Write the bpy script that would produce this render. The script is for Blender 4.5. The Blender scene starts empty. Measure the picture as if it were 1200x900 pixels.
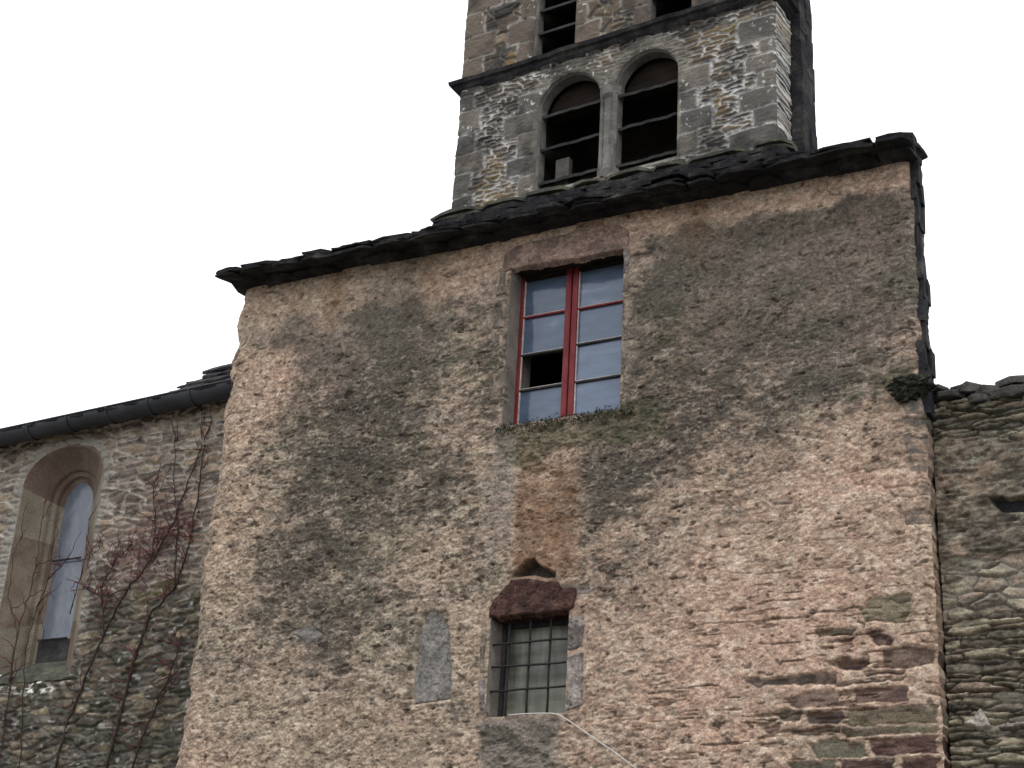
import bpy, bmesh, math, random
import numpy as np
from mathutils import Vector, Matrix

# ------------------------------------------------------------------ camera, world, sun, exposure
scene = bpy.context.scene
COL = scene.collection
YAW, PITCH, ROLL = 0.506168, 0.419293, 0.059597
FPX = 1900.0                       # focal length in pixels of a 1200 px wide frame
DIST, EYE = 12.0, 1.6              # metres from the facade plane (Y = 0), eye height
cy, sy, cp, sp = math.cos(YAW), math.sin(YAW), math.cos(PITCH), math.sin(PITCH)
fwd = Vector((-sy * cp, cy * cp, sp))
rgt = Vector((cy, sy, 0))
up = rgt.cross(fwd)
cr, sr = math.cos(ROLL), math.sin(ROLL)
R_, U_ = rgt * cr + up * sr, up * cr - rgt * sr
cam_d = bpy.data.cameras.new("camera")
cam = bpy.data.objects.new("camera", cam_d)
COL.objects.link(cam)
m3 = Matrix((R_, U_, -fwd)).transposed()
cam.matrix_world = Matrix.Translation((0, -DIST, EYE)) @ m3.to_4x4()
cam_d.sensor_width = 36.0
cam_d.lens = FPX / 1200.0 * 36.0
cam_d.clip_start = 0.1
cam_d.clip_end = 3000.0
scene.camera = cam

SUN_EL, SUN_AZ = math.radians(68), math.radians(30)     # azimuth measured from the facade normal towards the right
world = bpy.data.worlds.new("World")
scene.world = world
world.use_nodes = True
wn, wl = world.node_tree.nodes, world.node_tree.links
bg = wn["Background"]
sky = wn.new("ShaderNodeTexSky")
sky.sky_type = 'NISHITA'
sky.sun_disc = False
sky.sun_elevation = SUN_EL
sky.sun_rotation = math.pi - SUN_AZ
sky.dust_density = 4.0
hs = wn.new("ShaderNodeHueSaturation")
hs.inputs["Saturation"].default_value = 0.25
mixw = wn.new("ShaderNodeMix")
mixw.data_type = 'RGBA'
mixw.inputs[0].default_value = 0.86                     # closed cloud cover over the blue sky
mixw.inputs[7].default_value = (9.3, 9.5, 10.0, 1)
wl.new(sky.outputs[0], hs.inputs["Color"])
wl.new(hs.outputs[0], mixw.inputs[6])
wl.new(mixw.outputs[2], bg.inputs[0])
bg.inputs[1].default_value = 0.13
sun_d = bpy.data.lights.new("sun", 'SUN')
sun_d.energy = 0.55
sun_d.angle = math.radians(25)
sun_d.color = (1.0, 0.96, 0.9)
sun = bpy.data.objects.new("sun", sun_d)
COL.objects.link(sun)
to_sun = Vector((math.sin(SUN_AZ) * math.cos(SUN_EL), -math.cos(SUN_AZ) * math.cos(SUN_EL), math.sin(SUN_EL)))
sun.rotation_euler = to_sun.to_track_quat('Z', 'Y').to_euler()
sun.location = (0, -10, 30)
vs = scene.view_settings
vs.view_transform = 'Standard'
vs.look = 'None'
vs.exposure = 0.60
vs.gamma = 1.0
vs.use_curve_mapping = False
scene.cycles.max_bounces = 6

# ------------------------------------------------------------------ helpers
rng = np.random.default_rng(7)
random.seed(11)


def pt(px, py, Y=0.0):
    """The point of the vertical plane at depth Y that the photograph shows at (px, py)."""
    d = R_ * ((px - 600) / FPX) - U_ * ((py - 450) / FPX) + fwd
    t = (DIST + Y) / d.y
    return Vector((d.x * t, Y, EYE + d.z * t))


def empty(name, loc, label=None, cat=None, group=None):
    o = bpy.data.objects.new(name, None)
    COL.objects.link(o)
    o.location = loc
    o.empty_display_size = 0.2
    if label:
        o["label"] = label
        o["category"] = cat
    if group:
        o["group"] = group
    return o


def link(name, me, mat, parent=None):
    o = bpy.data.objects.new(name, me)
    COL.objects.link(o)
    if mat:
        me.materials.append(mat)
    if parent:
        o.parent = parent
        off = parent.location.copy()
        if parent.parent:
            off += parent.parent.location
        o.location = -off                      # meshes are written in world coordinates
    return o


def bm_obj(name, bm, mat, parent=None, smooth=False):
    me = bpy.data.meshes.new(name)
    bmesh.ops.recalc_face_normals(bm, faces=bm.faces)
    bm.to_mesh(me)
    bm.free()
    if smooth:
        me.polygons.foreach_set("use_smooth", [True] * len(me.polygons))
    return link(name, me, mat, parent)


TBL = rng.random((8, 256, 256))


def vnoise(x, z, k=0):
    t = TBL[k % 8]
    ox, oz = 17 * k + 3, 31 * k + 5
    xf, zf = np.floor(x), np.floor(z)
    fx, fz = x - xf, z - zf
    xi, zi = xf.astype(np.int64) + ox, zf.astype(np.int64) + oz
    fx = fx * fx * (3 - 2 * fx)
    fz = fz * fz * (3 - 2 * fz)
    a, b = t[xi & 255, zi & 255], t[(xi + 1) & 255, zi & 255]
    c, d = t[xi & 255, (zi + 1) & 255], t[(xi + 1) & 255, (zi + 1) & 255]
    return (a * (1 - fx) + b * fx) * (1 - fz) + (c * (1 - fx) + d * fx) * fz


def fbm(x, z, fx, fz, octv=4, k=0, gain=0.55):
    s, amp, tot = 0, 1.0, 0
    for i in range(octv):
        s = s + amp * vnoise(x * fx, z * fz, k + i)
        tot += amp
        amp *= gain
        fx *= 2.03
        fz *= 2.03
    return s / tot


def sstep(a, b, x):
    t = np.clip((x - a) / (b - a), 0, 1)
    return t * t * (3 - 2 * t)


def hsh(i, j, k):
    return TBL[k % 8][(i * 7 + j * 3 + 11 * k) & 255, (j * 13 + i + 5 * k) & 255]


def voro(x, z, a, b, k=0, p=2.6, jit=0.75, size=0.35):
    """Courses of irregular stones: distance to the joint in metres, and three random numbers per stone."""
    u, v = x / a, z / b
    row = np.floor(v).astype(np.int64)
    F1 = np.full(x.shape, 9.0)
    F2 = F1.copy()
    G1 = np.zeros((2,) + x.shape)
    G2 = G1.copy()
    ids = np.zeros((3,) + x.shape)
    cen = np.zeros((2,) + x.shape)
    for dj in (-1, 0, 1):
        rj = row + dj
        sh = hsh(rj, rj * 0 + 3, k + 1)
        uu = u + sh * 3.0
        ci = np.floor(uu).astype(np.int64)
        for di in (-1, 0, 1):
            c = ci + di
            du = uu - (c + 0.5 + jit * (hsh(c, rj, k) - 0.5))
            dv = v - (rj + 0.5 + jit * 0.8 * (hsh(c, rj, k + 2) - 0.5))
            D = (np.abs(du) ** p + np.abs(dv) ** p) ** (1 / p) + 1e-6
            g = np.stack([np.sign(du) * (np.abs(du) / D) ** (p - 1) / a, np.sign(dv) * (np.abs(dv) / D) ** (p - 1) / b])
            D = D - size * (hsh(c, rj, k + 3) - 0.5)
            r = np.stack([hsh(c, rj, k + 4), hsh(c, rj, k + 5), hsh(c, rj, k + 6)])
            n1 = D < F1
            n2 = (~n1) & (D < F2)
            F2 = np.where(n1, F1, np.where(n2, D, F2))
            G2 = np.where(n1, G1, np.where(n2, g, G2))
            F1 = np.where(n1, D, F1)
            G1 = np.where(n1, g, G1)
            ids = np.where(n1, r, ids)
            cen = np.where(n1, np.stack([du * a, dv * b]), cen)
    gr = np.sqrt(((G2 - G1) ** 2).sum(0))
    dist = (F2 - F1) / np.maximum(gr, 3.0)
    return dist, ids, cen


def lin(r, g, b):
    f = lambda c: (c / 255 / 12.92) if c / 255 <= 0.04045 else ((c / 255 + 0.055) / 1.055) ** 2.4
    return np.array([f(r), f(g), f(b)])


def mixc(c, d, m):
    return c * (1 - m[..., None]) + d * m[..., None]


def axis_vals(a, b, step, extra=(), outer=()):
    v = list(np.arange(a, b, step)) + [b] + list(outer)
    v = [q for q in v if all(abs(q - e) > step * 0.55 for e in extra)] + list(extra)
    return np.array(sorted(v))


def sheet(name, P, C, keep, mat, parent, smooth=True):
    """A wall skin: P (n,m,3) points, C (n,m,3) stone colours, keep (n-1,m-1) which cells exist."""
    n, m = P.shape[:2]
    idx = np.arange(n * m).reshape(n, m)
    q = np.stack([idx[:-1, :-1], idx[:-1, 1:], idx[1:, 1:], idx[1:, :-1]], -1)[keep]
    used = np.unique(q)
    remap = np.zeros(n * m, np.int64)
    remap[used] = np.arange(len(used))
    q = remap[q].astype(np.int32)
    me = bpy.data.meshes.new(name)
    me.vertices.add(len(used))
    me.vertices.foreach_set("co", P.reshape(-1, 3)[used].astype(np.float32).ravel())
    me.loops.add(q.size)
    me.loops.foreach_set("vertex_index", q.ravel())
    me.polygons.add(len(q))
    me.polygons.foreach_set("loop_start", np.arange(0, q.size, 4, dtype=np.int32))
    me.polygons.foreach_set("loop_total", np.full(len(q), 4, np.int32))
    me.polygons.foreach_set("use_smooth", np.full(len(q), smooth))
    me.update(calc_edges=True)
    at = me.attributes.new("stone_colour", 'FLOAT_COLOR', 'POINT')
    c4 = np.ones((len(used), 4), np.float32)
    c4[:, :3] = np.clip(C.reshape(-1, 3)[used], 0.004, 0.9)
    at.data.foreach_set("color", c4.ravel())
    me.validate()
    return link(name, me, mat, parent)


# ------------------------------------------------------------------ materials
def new_mat(name, rough=0.9, spec=0.25):
    m = bpy.data.materials.new(name)
    m.use_nodes = True
    b = m.node_tree.nodes["Principled BSDF"]
    b.inputs["Roughness"].default_value = rough
    b.inputs["Specular IOR Level"].default_value = spec
    return m, m.node_tree.nodes, m.node_tree.links, b


def noise_node(n, l, scale, detail=4, rough=0.6, stretch=None):
    tc = n.new("ShaderNodeTexCoord")
    t = n.new("ShaderNodeTexNoise")
    t.inputs["Scale"].default_value = scale
    t.inputs["Detail"].default_value = detail
    t.inputs["Roughness"].default_value = rough
    if stretch:
        mp = n.new("ShaderNodeMapping")
        mp.inputs["Scale"].default_value = stretch
        l.new(tc.outputs["Object"], mp.inputs["Vector"])
        l.new(mp.outputs[0], t.inputs["Vector"])
    else:
        l.new(tc.outputs["Object"], t.inputs["Vector"])
    return t


def ramp(n, l, src, stops):
    r = n.new("ShaderNodeValToRGB")
    e = r.color_ramp.elements
    while len(e) < len(stops):
        e.new(0.5)
    for i, (p_, c) in enumerate(stops):
        e[i].position = p_
        e[i].color = (*c, 1)
    l.new(src, r.inputs[0])
    return r


def wall_mat(name, grain=0.35, bump=0.5, gs=70.0):
    m, n, l, b = new_mat(name, 0.95, 0.12)
    a = n.new("ShaderNodeAttribute")
    a.attribute_name = "stone_colour"
    t = noise_node(n, l, gs, 5, 0.7)
    r = ramp(n, l, t.outputs[0], [(0.25, (1 - grain,) * 3), (0.75, (1 + grain,) * 3)])
    mx = n.new("ShaderNodeMix")
    mx.data_type = 'RGBA'
    mx.blend_type = 'MULTIPLY'
    mx.inputs[0].default_value = 1
    l.new(a.outputs["Color"], mx.inputs[6])
    l.new(r.outputs[0], mx.inputs[7])
    l.new(mx.outputs[2], b.inputs["Base Color"])
    bp = n.new("ShaderNodeBump")
    bp.inputs["Strength"].default_value = bump
    bp.inputs["Distance"].default_value = 0.012
    l.new(t.outputs[0], bp.inputs["Height"])
    l.new(bp.outputs[0], b.inputs["Normal"])
    return m


def mottled(name, stops, scale=6.0, rough=0.9, spec=0.2, bump=0.3, bscale=40.0, dist=0.01, stretch=None, metal=0.0, grain=0.4):
    m, n, l, b = new_mat(name, rough, spec)
    t = noise_node(n, l, scale, 6, 0.65, stretch)
    r = ramp(n, l, t.outputs[0], stops)
    b.inputs["Metallic"].default_value = metal
    t2 = noise_node(n, l, bscale, 5, 0.7, stretch)
    t3 = noise_node(n, l, max(bscale, 45) * 1.3, 5, 0.75, stretch)
    r3 = ramp(n, l, t3.outputs[0], [(0.30, (1 - grain,) * 3), (0.70, (1 + grain,) * 3)])
    mg = n.new("ShaderNodeMix")
    mg.data_type = 'RGBA'
    mg.blend_type = 'MULTIPLY'
    mg.inputs[0].default_value = 1
    l.new(r.outputs[0], mg.inputs[6])
    l.new(r3.outputs[0], mg.inputs[7])
    l.new(mg.outputs[2], b.inputs["Base Color"])
    bp = n.new("ShaderNodeBump")
    bp.inputs["Strength"].default_value = bump
    bp.inputs["Distance"].default_value = dist
    l.new(t2.outputs[0], bp.inputs["Height"])
    l.new(bp.outputs[0], b.inputs["Normal"])
    return m


M_render = wall_mat("old_lime_render", 0.55, 0.9, 75)
M_masonry = wall_mat("rubble_masonry", 0.50, 0.9, 70)
M_slate = mottled("roof_slate", [(0.3, (0.012, 0.012, 0.014)), (0.5, (0.026, 0.026, 0.028)), (0.62, (0.05, 0.049, 0.047)), (0.74, (0.11, 0.108, 0.098))], 5, 0.95, 0.08, 0.8, 25, .02)
M_coping = mottled('lichened_coping', [(0.28, (0.028, 0.027, 0.026)), (0.5, (0.075, 0.072, 0.066)), (0.65, (0.13, 0.125, 0.112)), (0.8, (0.22, 0.215, 0.20))], 6, 0.95, 0.1, 1.0, 25, .02)
M_slatemoss = mottled("mossy_slab", [(0.3, (0.035, 0.035, 0.033)), (0.5, (0.085, 0.084, 0.07)), (0.62, (0.11, 0.12, 0.075)), (0.8, (0.20, 0.20, 0.17))], 7, 0.9, 0.15, 0.6)
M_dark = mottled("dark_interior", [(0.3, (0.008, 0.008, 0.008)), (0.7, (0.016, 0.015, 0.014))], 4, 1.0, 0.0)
M_chamber = mottled('belfry_interior', [(0.3, (0.03, 0.028, 0.025)), (0.7, (0.07, 0.064, 0.056))], 4, 1.0, 0.0)
M_louver = mottled("weathered_louver", [(0.3, (0.02, 0.02, 0.021)), (0.6, (0.05, 0.05, 0.049)), (0.8, (0.10, 0.098, 0.09))], 6, 0.9, 0.1)
M_board_shade = mottled("brown_board_and_head_shade", [(0.3, (0.012, 0.010, 0.009)), (0.7, (0.034, 0.025, 0.019))], 5, 0.9, 0.1, 0.4, 30, 0.01, (1, 1, 8))  # tympanum boards; also the painted shade at the window heads
M_post = mottled("grey_wood", [(0.3, (0.05, 0.048, 0.043)), (0.7, (0.11, 0.105, 0.095))], 8, 0.9, 0.1)
M_pale = mottled("pale_dressed_stone", [(0.28, (0.06, 0.06, 0.056)), (0.5, (0.135, 0.13, 0.12)), (0.72, (0.225, 0.215, 0.19))], 5, 0.95, 0.15, 0.6)
M_lintel = mottled("pinkish_lintel_stone", [(0.25, (0.16, 0.11, 0.095)), (0.5, (0.235, 0.165, 0.14)), (0.75, (0.30, 0.22, 0.18))], 3.2, 0.95, 0.15, 0.7, 35)
M_jamb = mottled("grey_jamb_stone", [(0.25, (0.13, 0.115, 0.10)), (0.5, (0.22, 0.195, 0.17)), (0.75, (0.33, 0.29, 0.25))], 4, 0.95, 0.15, 0.8, 30)
M_jambold = mottled('grimy_jamb_stone', [(0.25, (0.06, 0.054, 0.046)), (0.5, (0.125, 0.108, 0.092)), (0.75, (0.24, 0.205, 0.17))], 6, 0.95, 0.12, 1.0, 26, .02)
M_jambgrey = mottled("smooth_grey_jamb", [(0.25, (0.17, 0.15, 0.145)), (0.55, (0.26, 0.235, 0.225)), (0.8, (0.34, 0.30, 0.28))], 4, 0.95, 0.15, 0.5, 30)
M_maroon = mottled("maroon_sandstone", [(0.28, (0.022, 0.015, 0.013)), (0.5, (0.046, 0.030, 0.026)), (0.66, (0.085, 0.045, 0.04)), (0.78, (0.14, 0.09, 0.075))], 5, 0.95, 0.1, 1.0, 22, .03)
M_cement = mottled("grey_cement", [(0.28, (0.085, 0.08, 0.08)), (0.45, (0.16, 0.153, 0.15)), (0.58, (0.20, 0.193, 0.187)), (0.75, (0.26, 0.245, 0.23))], 9, 0.95, 0.1, 0.9, 40, .02)
M_red = mottled("red_window_paint", [(0.25, (0.06, 0.008, 0.010)), (0.5, (0.15, 0.014, 0.017)), (0.66, (0.19, 0.03, 0.028)), (0.76, (0.30, 0.18, 0.16))], 9, 0.6, 0.3, 0.25, 60, 0.004, (1, 1, 0.3))
M_putty = mottled("white_putty", [(0.3, (0.4, 0.33, 0.32)), (0.7, (0.62, 0.57, 0.55))], 14, 0.9, 0.1)
M_iron = mottled("black_iron", [(0.3, (0.008, 0.008, 0.008)), (0.7, (0.022, 0.018, 0.016))], 12, 0.7, 0.3)
M_zinc = mottled("dark_zinc", [(0.3, (0.020, 0.022, 0.026)), (0.7, (0.045, 0.048, 0.056))], 3, 0.55, 0.3, 0.1)
M_cable = mottled("white_cable_sheath", [(0.3, (0.38, 0.355, 0.32)), (0.7, (0.52, 0.49, 0.45))], 9, 0.6, 0.3)
M_stem = mottled("dry_vine_bark", [(0.3, (0.022, 0.017, 0.014)), (0.7, (0.06, 0.045, 0.035))], 20, 0.9, 0.1)
M_twig = mottled("red_vine_twig", [(0.3, (0.045, 0.018, 0.02)), (0.7, (0.12, 0.04, 0.045))], 9, 0.9, 0.1)
M_leaf = mottled("maroon_leaf", [(0.3, (0.045, 0.018, 0.020)), (0.7, (0.10, 0.035, 0.040))], 9, 0.8, 0.2)
M_moss = mottled("dark_moss", [(0.3, (0.012, 0.014, 0.010)), (0.52, (0.030, 0.034, 0.024)), (0.75, (0.10, 0.10, 0.08))], 18, 1.0, 0.05, 1.0, 50, 0.02)
M_splay = mottled("ochre_brown_ashlar", [(0.25, (0.085, 0.066, 0.05)), (0.5, (0.16, 0.125, 0.096)), (0.75, (0.25, 0.205, 0.16))], 2.2, 0.95, 0.15, 0.5, 30)
M_splayred = mottled("red_brown_ashlar", [(0.25, (0.085, 0.056, 0.045)), (0.5, (0.14, 0.098, 0.08)), (0.75, (0.20, 0.15, 0.12))], 2.2, 0.95, 0.15, 0.5, 30)
M_sand = mottled("sand_ashlar", [(0.25, (0.11, 0.096, 0.073)), (0.5, (0.19, 0.165, 0.125)), (0.75, (0.28, 0.245, 0.19))], 2.5, 0.95, 0.15, 0.5, 30)
M_ground = mottled("gravel_yard", [(0.3, (0.10, 0.09, 0.075)), (0.7, (0.19, 0.175, 0.15))], 1.2, 1.0, 0.1, 0.8, 14, 0.03)


def glass_mat(name, base, rough, streak, scale, stretch):
    m, n, l, b = new_mat(name, rough, 0.5)
    t = noise_node(n, l, scale, 5, 0.6, stretch)
    r = ramp(n, l, t.outputs[0], [(0.30, tuple(c * .85 for c in base)), (0.62, tuple(c * 1.2 for c in base)), (0.78, streak)])
    oi = n.new("ShaderNodeObjectInfo")
    vr = ramp(n, l, oi.outputs["Random"], [(0.0, (.72, .74, .76)), (1.0, (1.45, 1.42, 1.38))])
    mx = n.new("ShaderNodeMix")
    mx.data_type = 'RGBA'
    mx.blend_type = 'MULTIPLY'
    mx.inputs[0].default_value = 1
    l.new(r.outputs[0], mx.inputs[6])
    l.new(vr.outputs[0], mx.inputs[7])
    l.new(mx.outputs[2], b.inputs["Base Color"])
    bp = n.new("ShaderNodeBump")
    bp.inputs["Strength"].default_value = 0.4
    bp.inputs["Distance"].default_value = 0.01
    t2 = noise_node(n, l, 5, 3, 0.5)
    l.new(t2.outputs[0], bp.inputs["Height"])
    l.new(bp.outputs[0], b.inputs["Normal"])
    return m


M_pane = glass_mat("blue_grey_pane", (0.075, 0.105, 0.155), 0.10, (0.18, 0.225, 0.295), 3.4, (1.0, 1, 3.6))  # blue-grey with paler streaks, tone varied per pane
M_lancet = glass_mat("leaded_grey_glass", (0.11, 0.125, 0.155), 0.15, (0.17, 0.19, 0.23), 5.0, (2, 1, 1))


def curtain_mat():
    m, n, l, b = new_mat("green_grey_curtained_glass", 0.25, 0.4)
    t = noise_node(n, l, 2.2, 4, 0.6, (3.5, 1, 0.5))
    t2 = noise_node(n, l, 1.8, 3, 0.6, (0.6, 1, 3.0))
    ad = n.new("ShaderNodeMath")
    ad.operation = 'ADD'
    l.new(t.outputs[0], ad.inputs[0])
    l.new(t2.outputs[0], ad.inputs[1])
    hv = n.new("ShaderNodeMath")
    hv.operation = 'MULTIPLY'
    hv.inputs[1].default_value = 0.5
    l.new(ad.outputs[0], hv.inputs[0])
    r = ramp(n, l, hv.outputs[0], [(0.36, (0.045, 0.047, 0.034)), (0.46, (0.10, 0.102, 0.075)), (0.54, (0.155, 0.158, 0.118)), (0.64, (0.24, 0.235, 0.165))])
    l.new(r.outputs[0], b.inputs["Base Color"])
    return m


M_curtain = curtain_mat()


# ------------------------------------------------------------------ mesh shapes
def add_box(bm, x0, x1, y0, y1, z0, z1, jit=0.0):
    vs_ = []
    for x in (x0, x1):
        for y in (y0, y1):
            for z in (z0, z1):
                vs_.append(bm.verts.new((x + random.uniform(-jit, jit), y + random.uniform(-jit, jit), z + random.uniform(-jit, jit))))
    for f in ((0, 1, 3, 2), (4, 6, 7, 5), (0, 4, 5, 1), (2, 3, 7, 6), (0, 2, 6, 4), (1, 5, 7, 3)):
        bm.faces.new([vs_[i] for i in f])
    return vs_


def bevel_all(bm, w, seg=2):
    bmesh.ops.recalc_face_normals(bm, faces=bm.faces)
    es = [e for e in bm.edges if len(e.link_faces) == 2 and e.calc_face_angle(0) > 0.5]
    bmesh.ops.bevel(bm, geom=es, offset=w, segments=seg, affect='EDGES', profile=0.6)


def box_obj(name, x0, x1, y0, y1, z0, z1, mat, parent, bev=0.0, jit=0.0):
    bm = bmesh.new()
    add_box(bm, x0, x1, y0, y1, z0, z1, jit)
    if bev:
        bevel_all(bm, bev)
    return bm_obj(name, bm, mat, parent)


def add_tube(bm, pts, rad, sides=6):
    rings = []
    n = len(pts)
    for i, p in enumerate(pts):
        p = Vector(p)
        a = Vector(pts[max(i - 1, 0)])
        b = Vector(pts[min(i + 1, n - 1)])
        t = (b - a).normalized()
        s = t.cross(Vector((0, 1, 0)))
        if s.length < 1e-3:
            s = t.cross(Vector((0, 0, 1)))
        s.normalize()
        q = s.cross(t).normalized()
        r = rad[i] if isinstance(rad, (list, tuple)) else rad
        rings.append([bm.verts.new(p + (s * math.cos(2 * math.pi * k / sides) + q * math.sin(2 * math.pi * k / sides)) * r) for k in range(sides)])
    for a, b in zip(rings[:-1], rings[1:]):
        for k in range(sides):
            bm.faces.new((a[k], a[(k + 1) % sides], b[(k + 1) % sides], b[k]))
    bm.faces.new(rings[0][::-1])
    bm.faces.new(rings[-1])


def rough_outline(pts, step=0.05, amp=0.006):
    out = []
    n = len(pts)
    for i in range(n):
        a, b = pts[i], pts[(i + 1) % n]
        L = math.hypot(b[0] - a[0], b[1] - a[1])
        k = max(1, int(L / step))
        for j in range(k):
            t = j / k
            out.append((a[0] + (b[0] - a[0]) * t + random.uniform(-amp, amp), a[1] + (b[1] - a[1]) * t + random.uniform(-amp, amp)))
    return out


def add_prism(bm, pts, y0, y1):
    """Outline pts (x, z) carried from depth y0 to y1."""
    f = [bm.verts.new((x, y0, z)) for x, z in pts]
    b = [bm.verts.new((x, y1, z)) for x, z in pts]
    bm.faces.new(f)
    bm.faces.new(b[::-1])
    n = len(pts)
    for i in range(n):
        bm.faces.new((f[i], b[i], b[(i + 1) % n], f[(i + 1) % n]))


def prism_obj(name, pts, y0, y1, mat, parent, bev=0.012, step=0.06, amp=0.006):
    bm = bmesh.new()
    add_prism(bm, rough_outline(pts, step, amp), y0, y1)
    if bev:
        bmesh.ops.recalc_face_normals(bm, faces=bm.faces)
        es = [e for e in bm.edges if all(abs(v.co.y - y0) < 1e-6 for v in e.verts)]
        bmesh.ops.bevel(bm, geom=es, offset=bev, segments=2, affect='EDGES')
    return bm_obj(name, bm, mat, parent)


def add_slab(bm, c, w, d, t, rz=0.0, tilt=0.0, n=9, rough=0.14):
    """One irregular flat stone slab, w along X, d along Y, t thick; tilt lifts its back edge."""
    pts = []
    for i in range(n):
        a = 2 * math.pi * (i + random.uniform(-0.25, 0.25)) / n
        ca, sa = math.cos(a), math.sin(a)
        k = 1 / max(abs(ca), abs(sa)) ** 0.85
        r = 0.5 * k * (1 + random.uniform(-rough, rough))
        pts.append((ca * r * w, sa * r * d))
    lo, hi = [], []
    for x, y in pts:
        X = x * math.cos(rz) - y * math.sin(rz)
        Y = x * math.sin(rz) + y * math.cos(rz)
        Z = Y * math.tan(tilt)
        lo.append(bm.verts.new((c[0] + X * 0.97, c[1] + Y * 0.97, c[2] + Z + random.uniform(0, 0.3) * t)))
        hi.append(bm.verts.new((c[0] + X, c[1] + Y, c[2] + Z + t * random.uniform(0.75, 1.15))))
    bm.faces.new(lo[::-1])
    bm.faces.new(hi)
    for i in range(n):
        bm.faces.new((lo[i], lo[(i + 1) % n], hi[(i + 1) % n], hi[i]))


# ------------------------------------------------------------------ setting
bm = bmesh.new()
gv = [bm.verts.new(v) for v in ((-600, -600, 0), (600, -600, 0), (600, 600, 0), (-600, 600, 0))]
bm.faces.new(gv)
g = bm_obj("ground", bm, M_ground)
g["kind"] = "structure"

# ------------------------------------------------------------------ the rendered building
XL, XR = pt(240, 620).x, pt(1090, 620).x
ZT = 0.5 * (pt(280, 346).z + pt(1060, 188).z)
SC = 0.0103                                     # metres of facade per photo pixel, for stain radii
house = empty("church_building", ((XL + XR) / 2, 0, 0),
              "tall stained pinkish rendered stone building with red window below the bell tower", "building")
# openings in the facade plane
W1 = (pt(594, 400).x, pt(728.5, 400).x, pt(665, 488).z, pt(665, 301).z)
W2 = (pt(571.5, 790).x, pt(664, 790).x, pt(618, 838).z, pt(620, 719).z)
print("W1", [round(q, 2) for q in W1], "W2", [round(q, 2) for q in W2], "XL/XR/ZT", XL, XR, ZT)


def rect_sdf(X, Z, w):
    dx = np.maximum(w[0] - X, X - w[1])
    dz = np.maximum(w[2] - Z, Z - w[3])
    return np.where((dx > 0) & (dz > 0), np.hypot(np.maximum(dx, 0), np.maximum(dz, 0)), np.maximum(dx, dz))


def blobs(X, Z, lst, Y=0.0):
    out = np.zeros_like(X)
    for px, py, rx, ry, w in lst:
        c = pt(px, py, Y)
        d2 = ((X - c.x) / (rx * SC)) ** 2 + ((Z - c.z) / (ry * SC)) ** 2
        out = out + w * np.exp(-d2 ** 1.3)
    return out


def poly_sdf(X, Z, poly):
    """Signed distance to an outline of (x, z) points, negative inside."""
    d = np.full(X.shape, 1e9)
    s = np.ones(X.shape)
    n = len(poly)
    for i in range(n):
        ax, az = poly[i]
        bx, bz = poly[i - 1]
        ex, ez = bx - ax, bz - az
        wx, wz = X - ax, Z - az
        t = np.clip((wx * ex + wz * ez) / (ex * ex + ez * ez + 1e-12), 0, 1)
        d = np.minimum(d, (wx - ex * t) ** 2 + (wz - ez * t) ** 2)
        c1, c2, c3 = Z >= az, Z < bz, ex * wz > ez * wx
        flip = (c1 & c2 & c3) | (~c1 & ~c2 & ~c3)
        s = np.where(flip, -s, s)
    return s * np.sqrt(d)


def pxpoly(lst, Y=0.0):
    return [(pt(a, b, Y).x, pt(a, b, Y).z) for a, b in lst]


LINT1 = pxpoly([(586, 320), (592, 296), (606, 286), (724, 260), (738, 268), (738, 294), (730, 295), (593, 319)])
LINT2 = pxpoly([(573, 714), (578, 704), (590, 690), (599, 678), (620, 676), (652, 680), (662, 688), (676, 687), (677, 697), (673, 713), (664, 718), (572, 727)])
SLIT = pxpoly([(483, 827), (485, 790), (489, 744), (497, 720), (505, 714), (518, 717), (527, 738), (529.5, 780), (528.5, 820)])
JAMBS = [pxpoly(q) for q in (
    [(584, 316), (595, 313), (594, 345), (580, 349)], [(578, 352), (594, 348), (594, 385), (576, 389)], [(584, 391), (593.5, 388), (593, 430), (583, 433)], [(576, 436), (593, 432), (592, 468), (574, 472)],
    [(729, 289), (739, 287), (740, 320), (729, 322)], [(729, 325), (738, 323), (738, 343), (729, 345)], [(729, 348), (745, 345), (744, 398), (728.5, 401)], [(728.5, 405), (741, 402), (740, 452), (728, 454)],
    [(664.5, 722), (688, 718), (686, 760), (664, 764)], [(664, 766), (687, 762), (684, 826), (676, 832), (663, 834)],
    [(563, 732), (572, 728), (570.5, 790), (560, 792)], [(560, 795), (570.5, 792), (569.5, 838), (560, 832)])]


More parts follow.
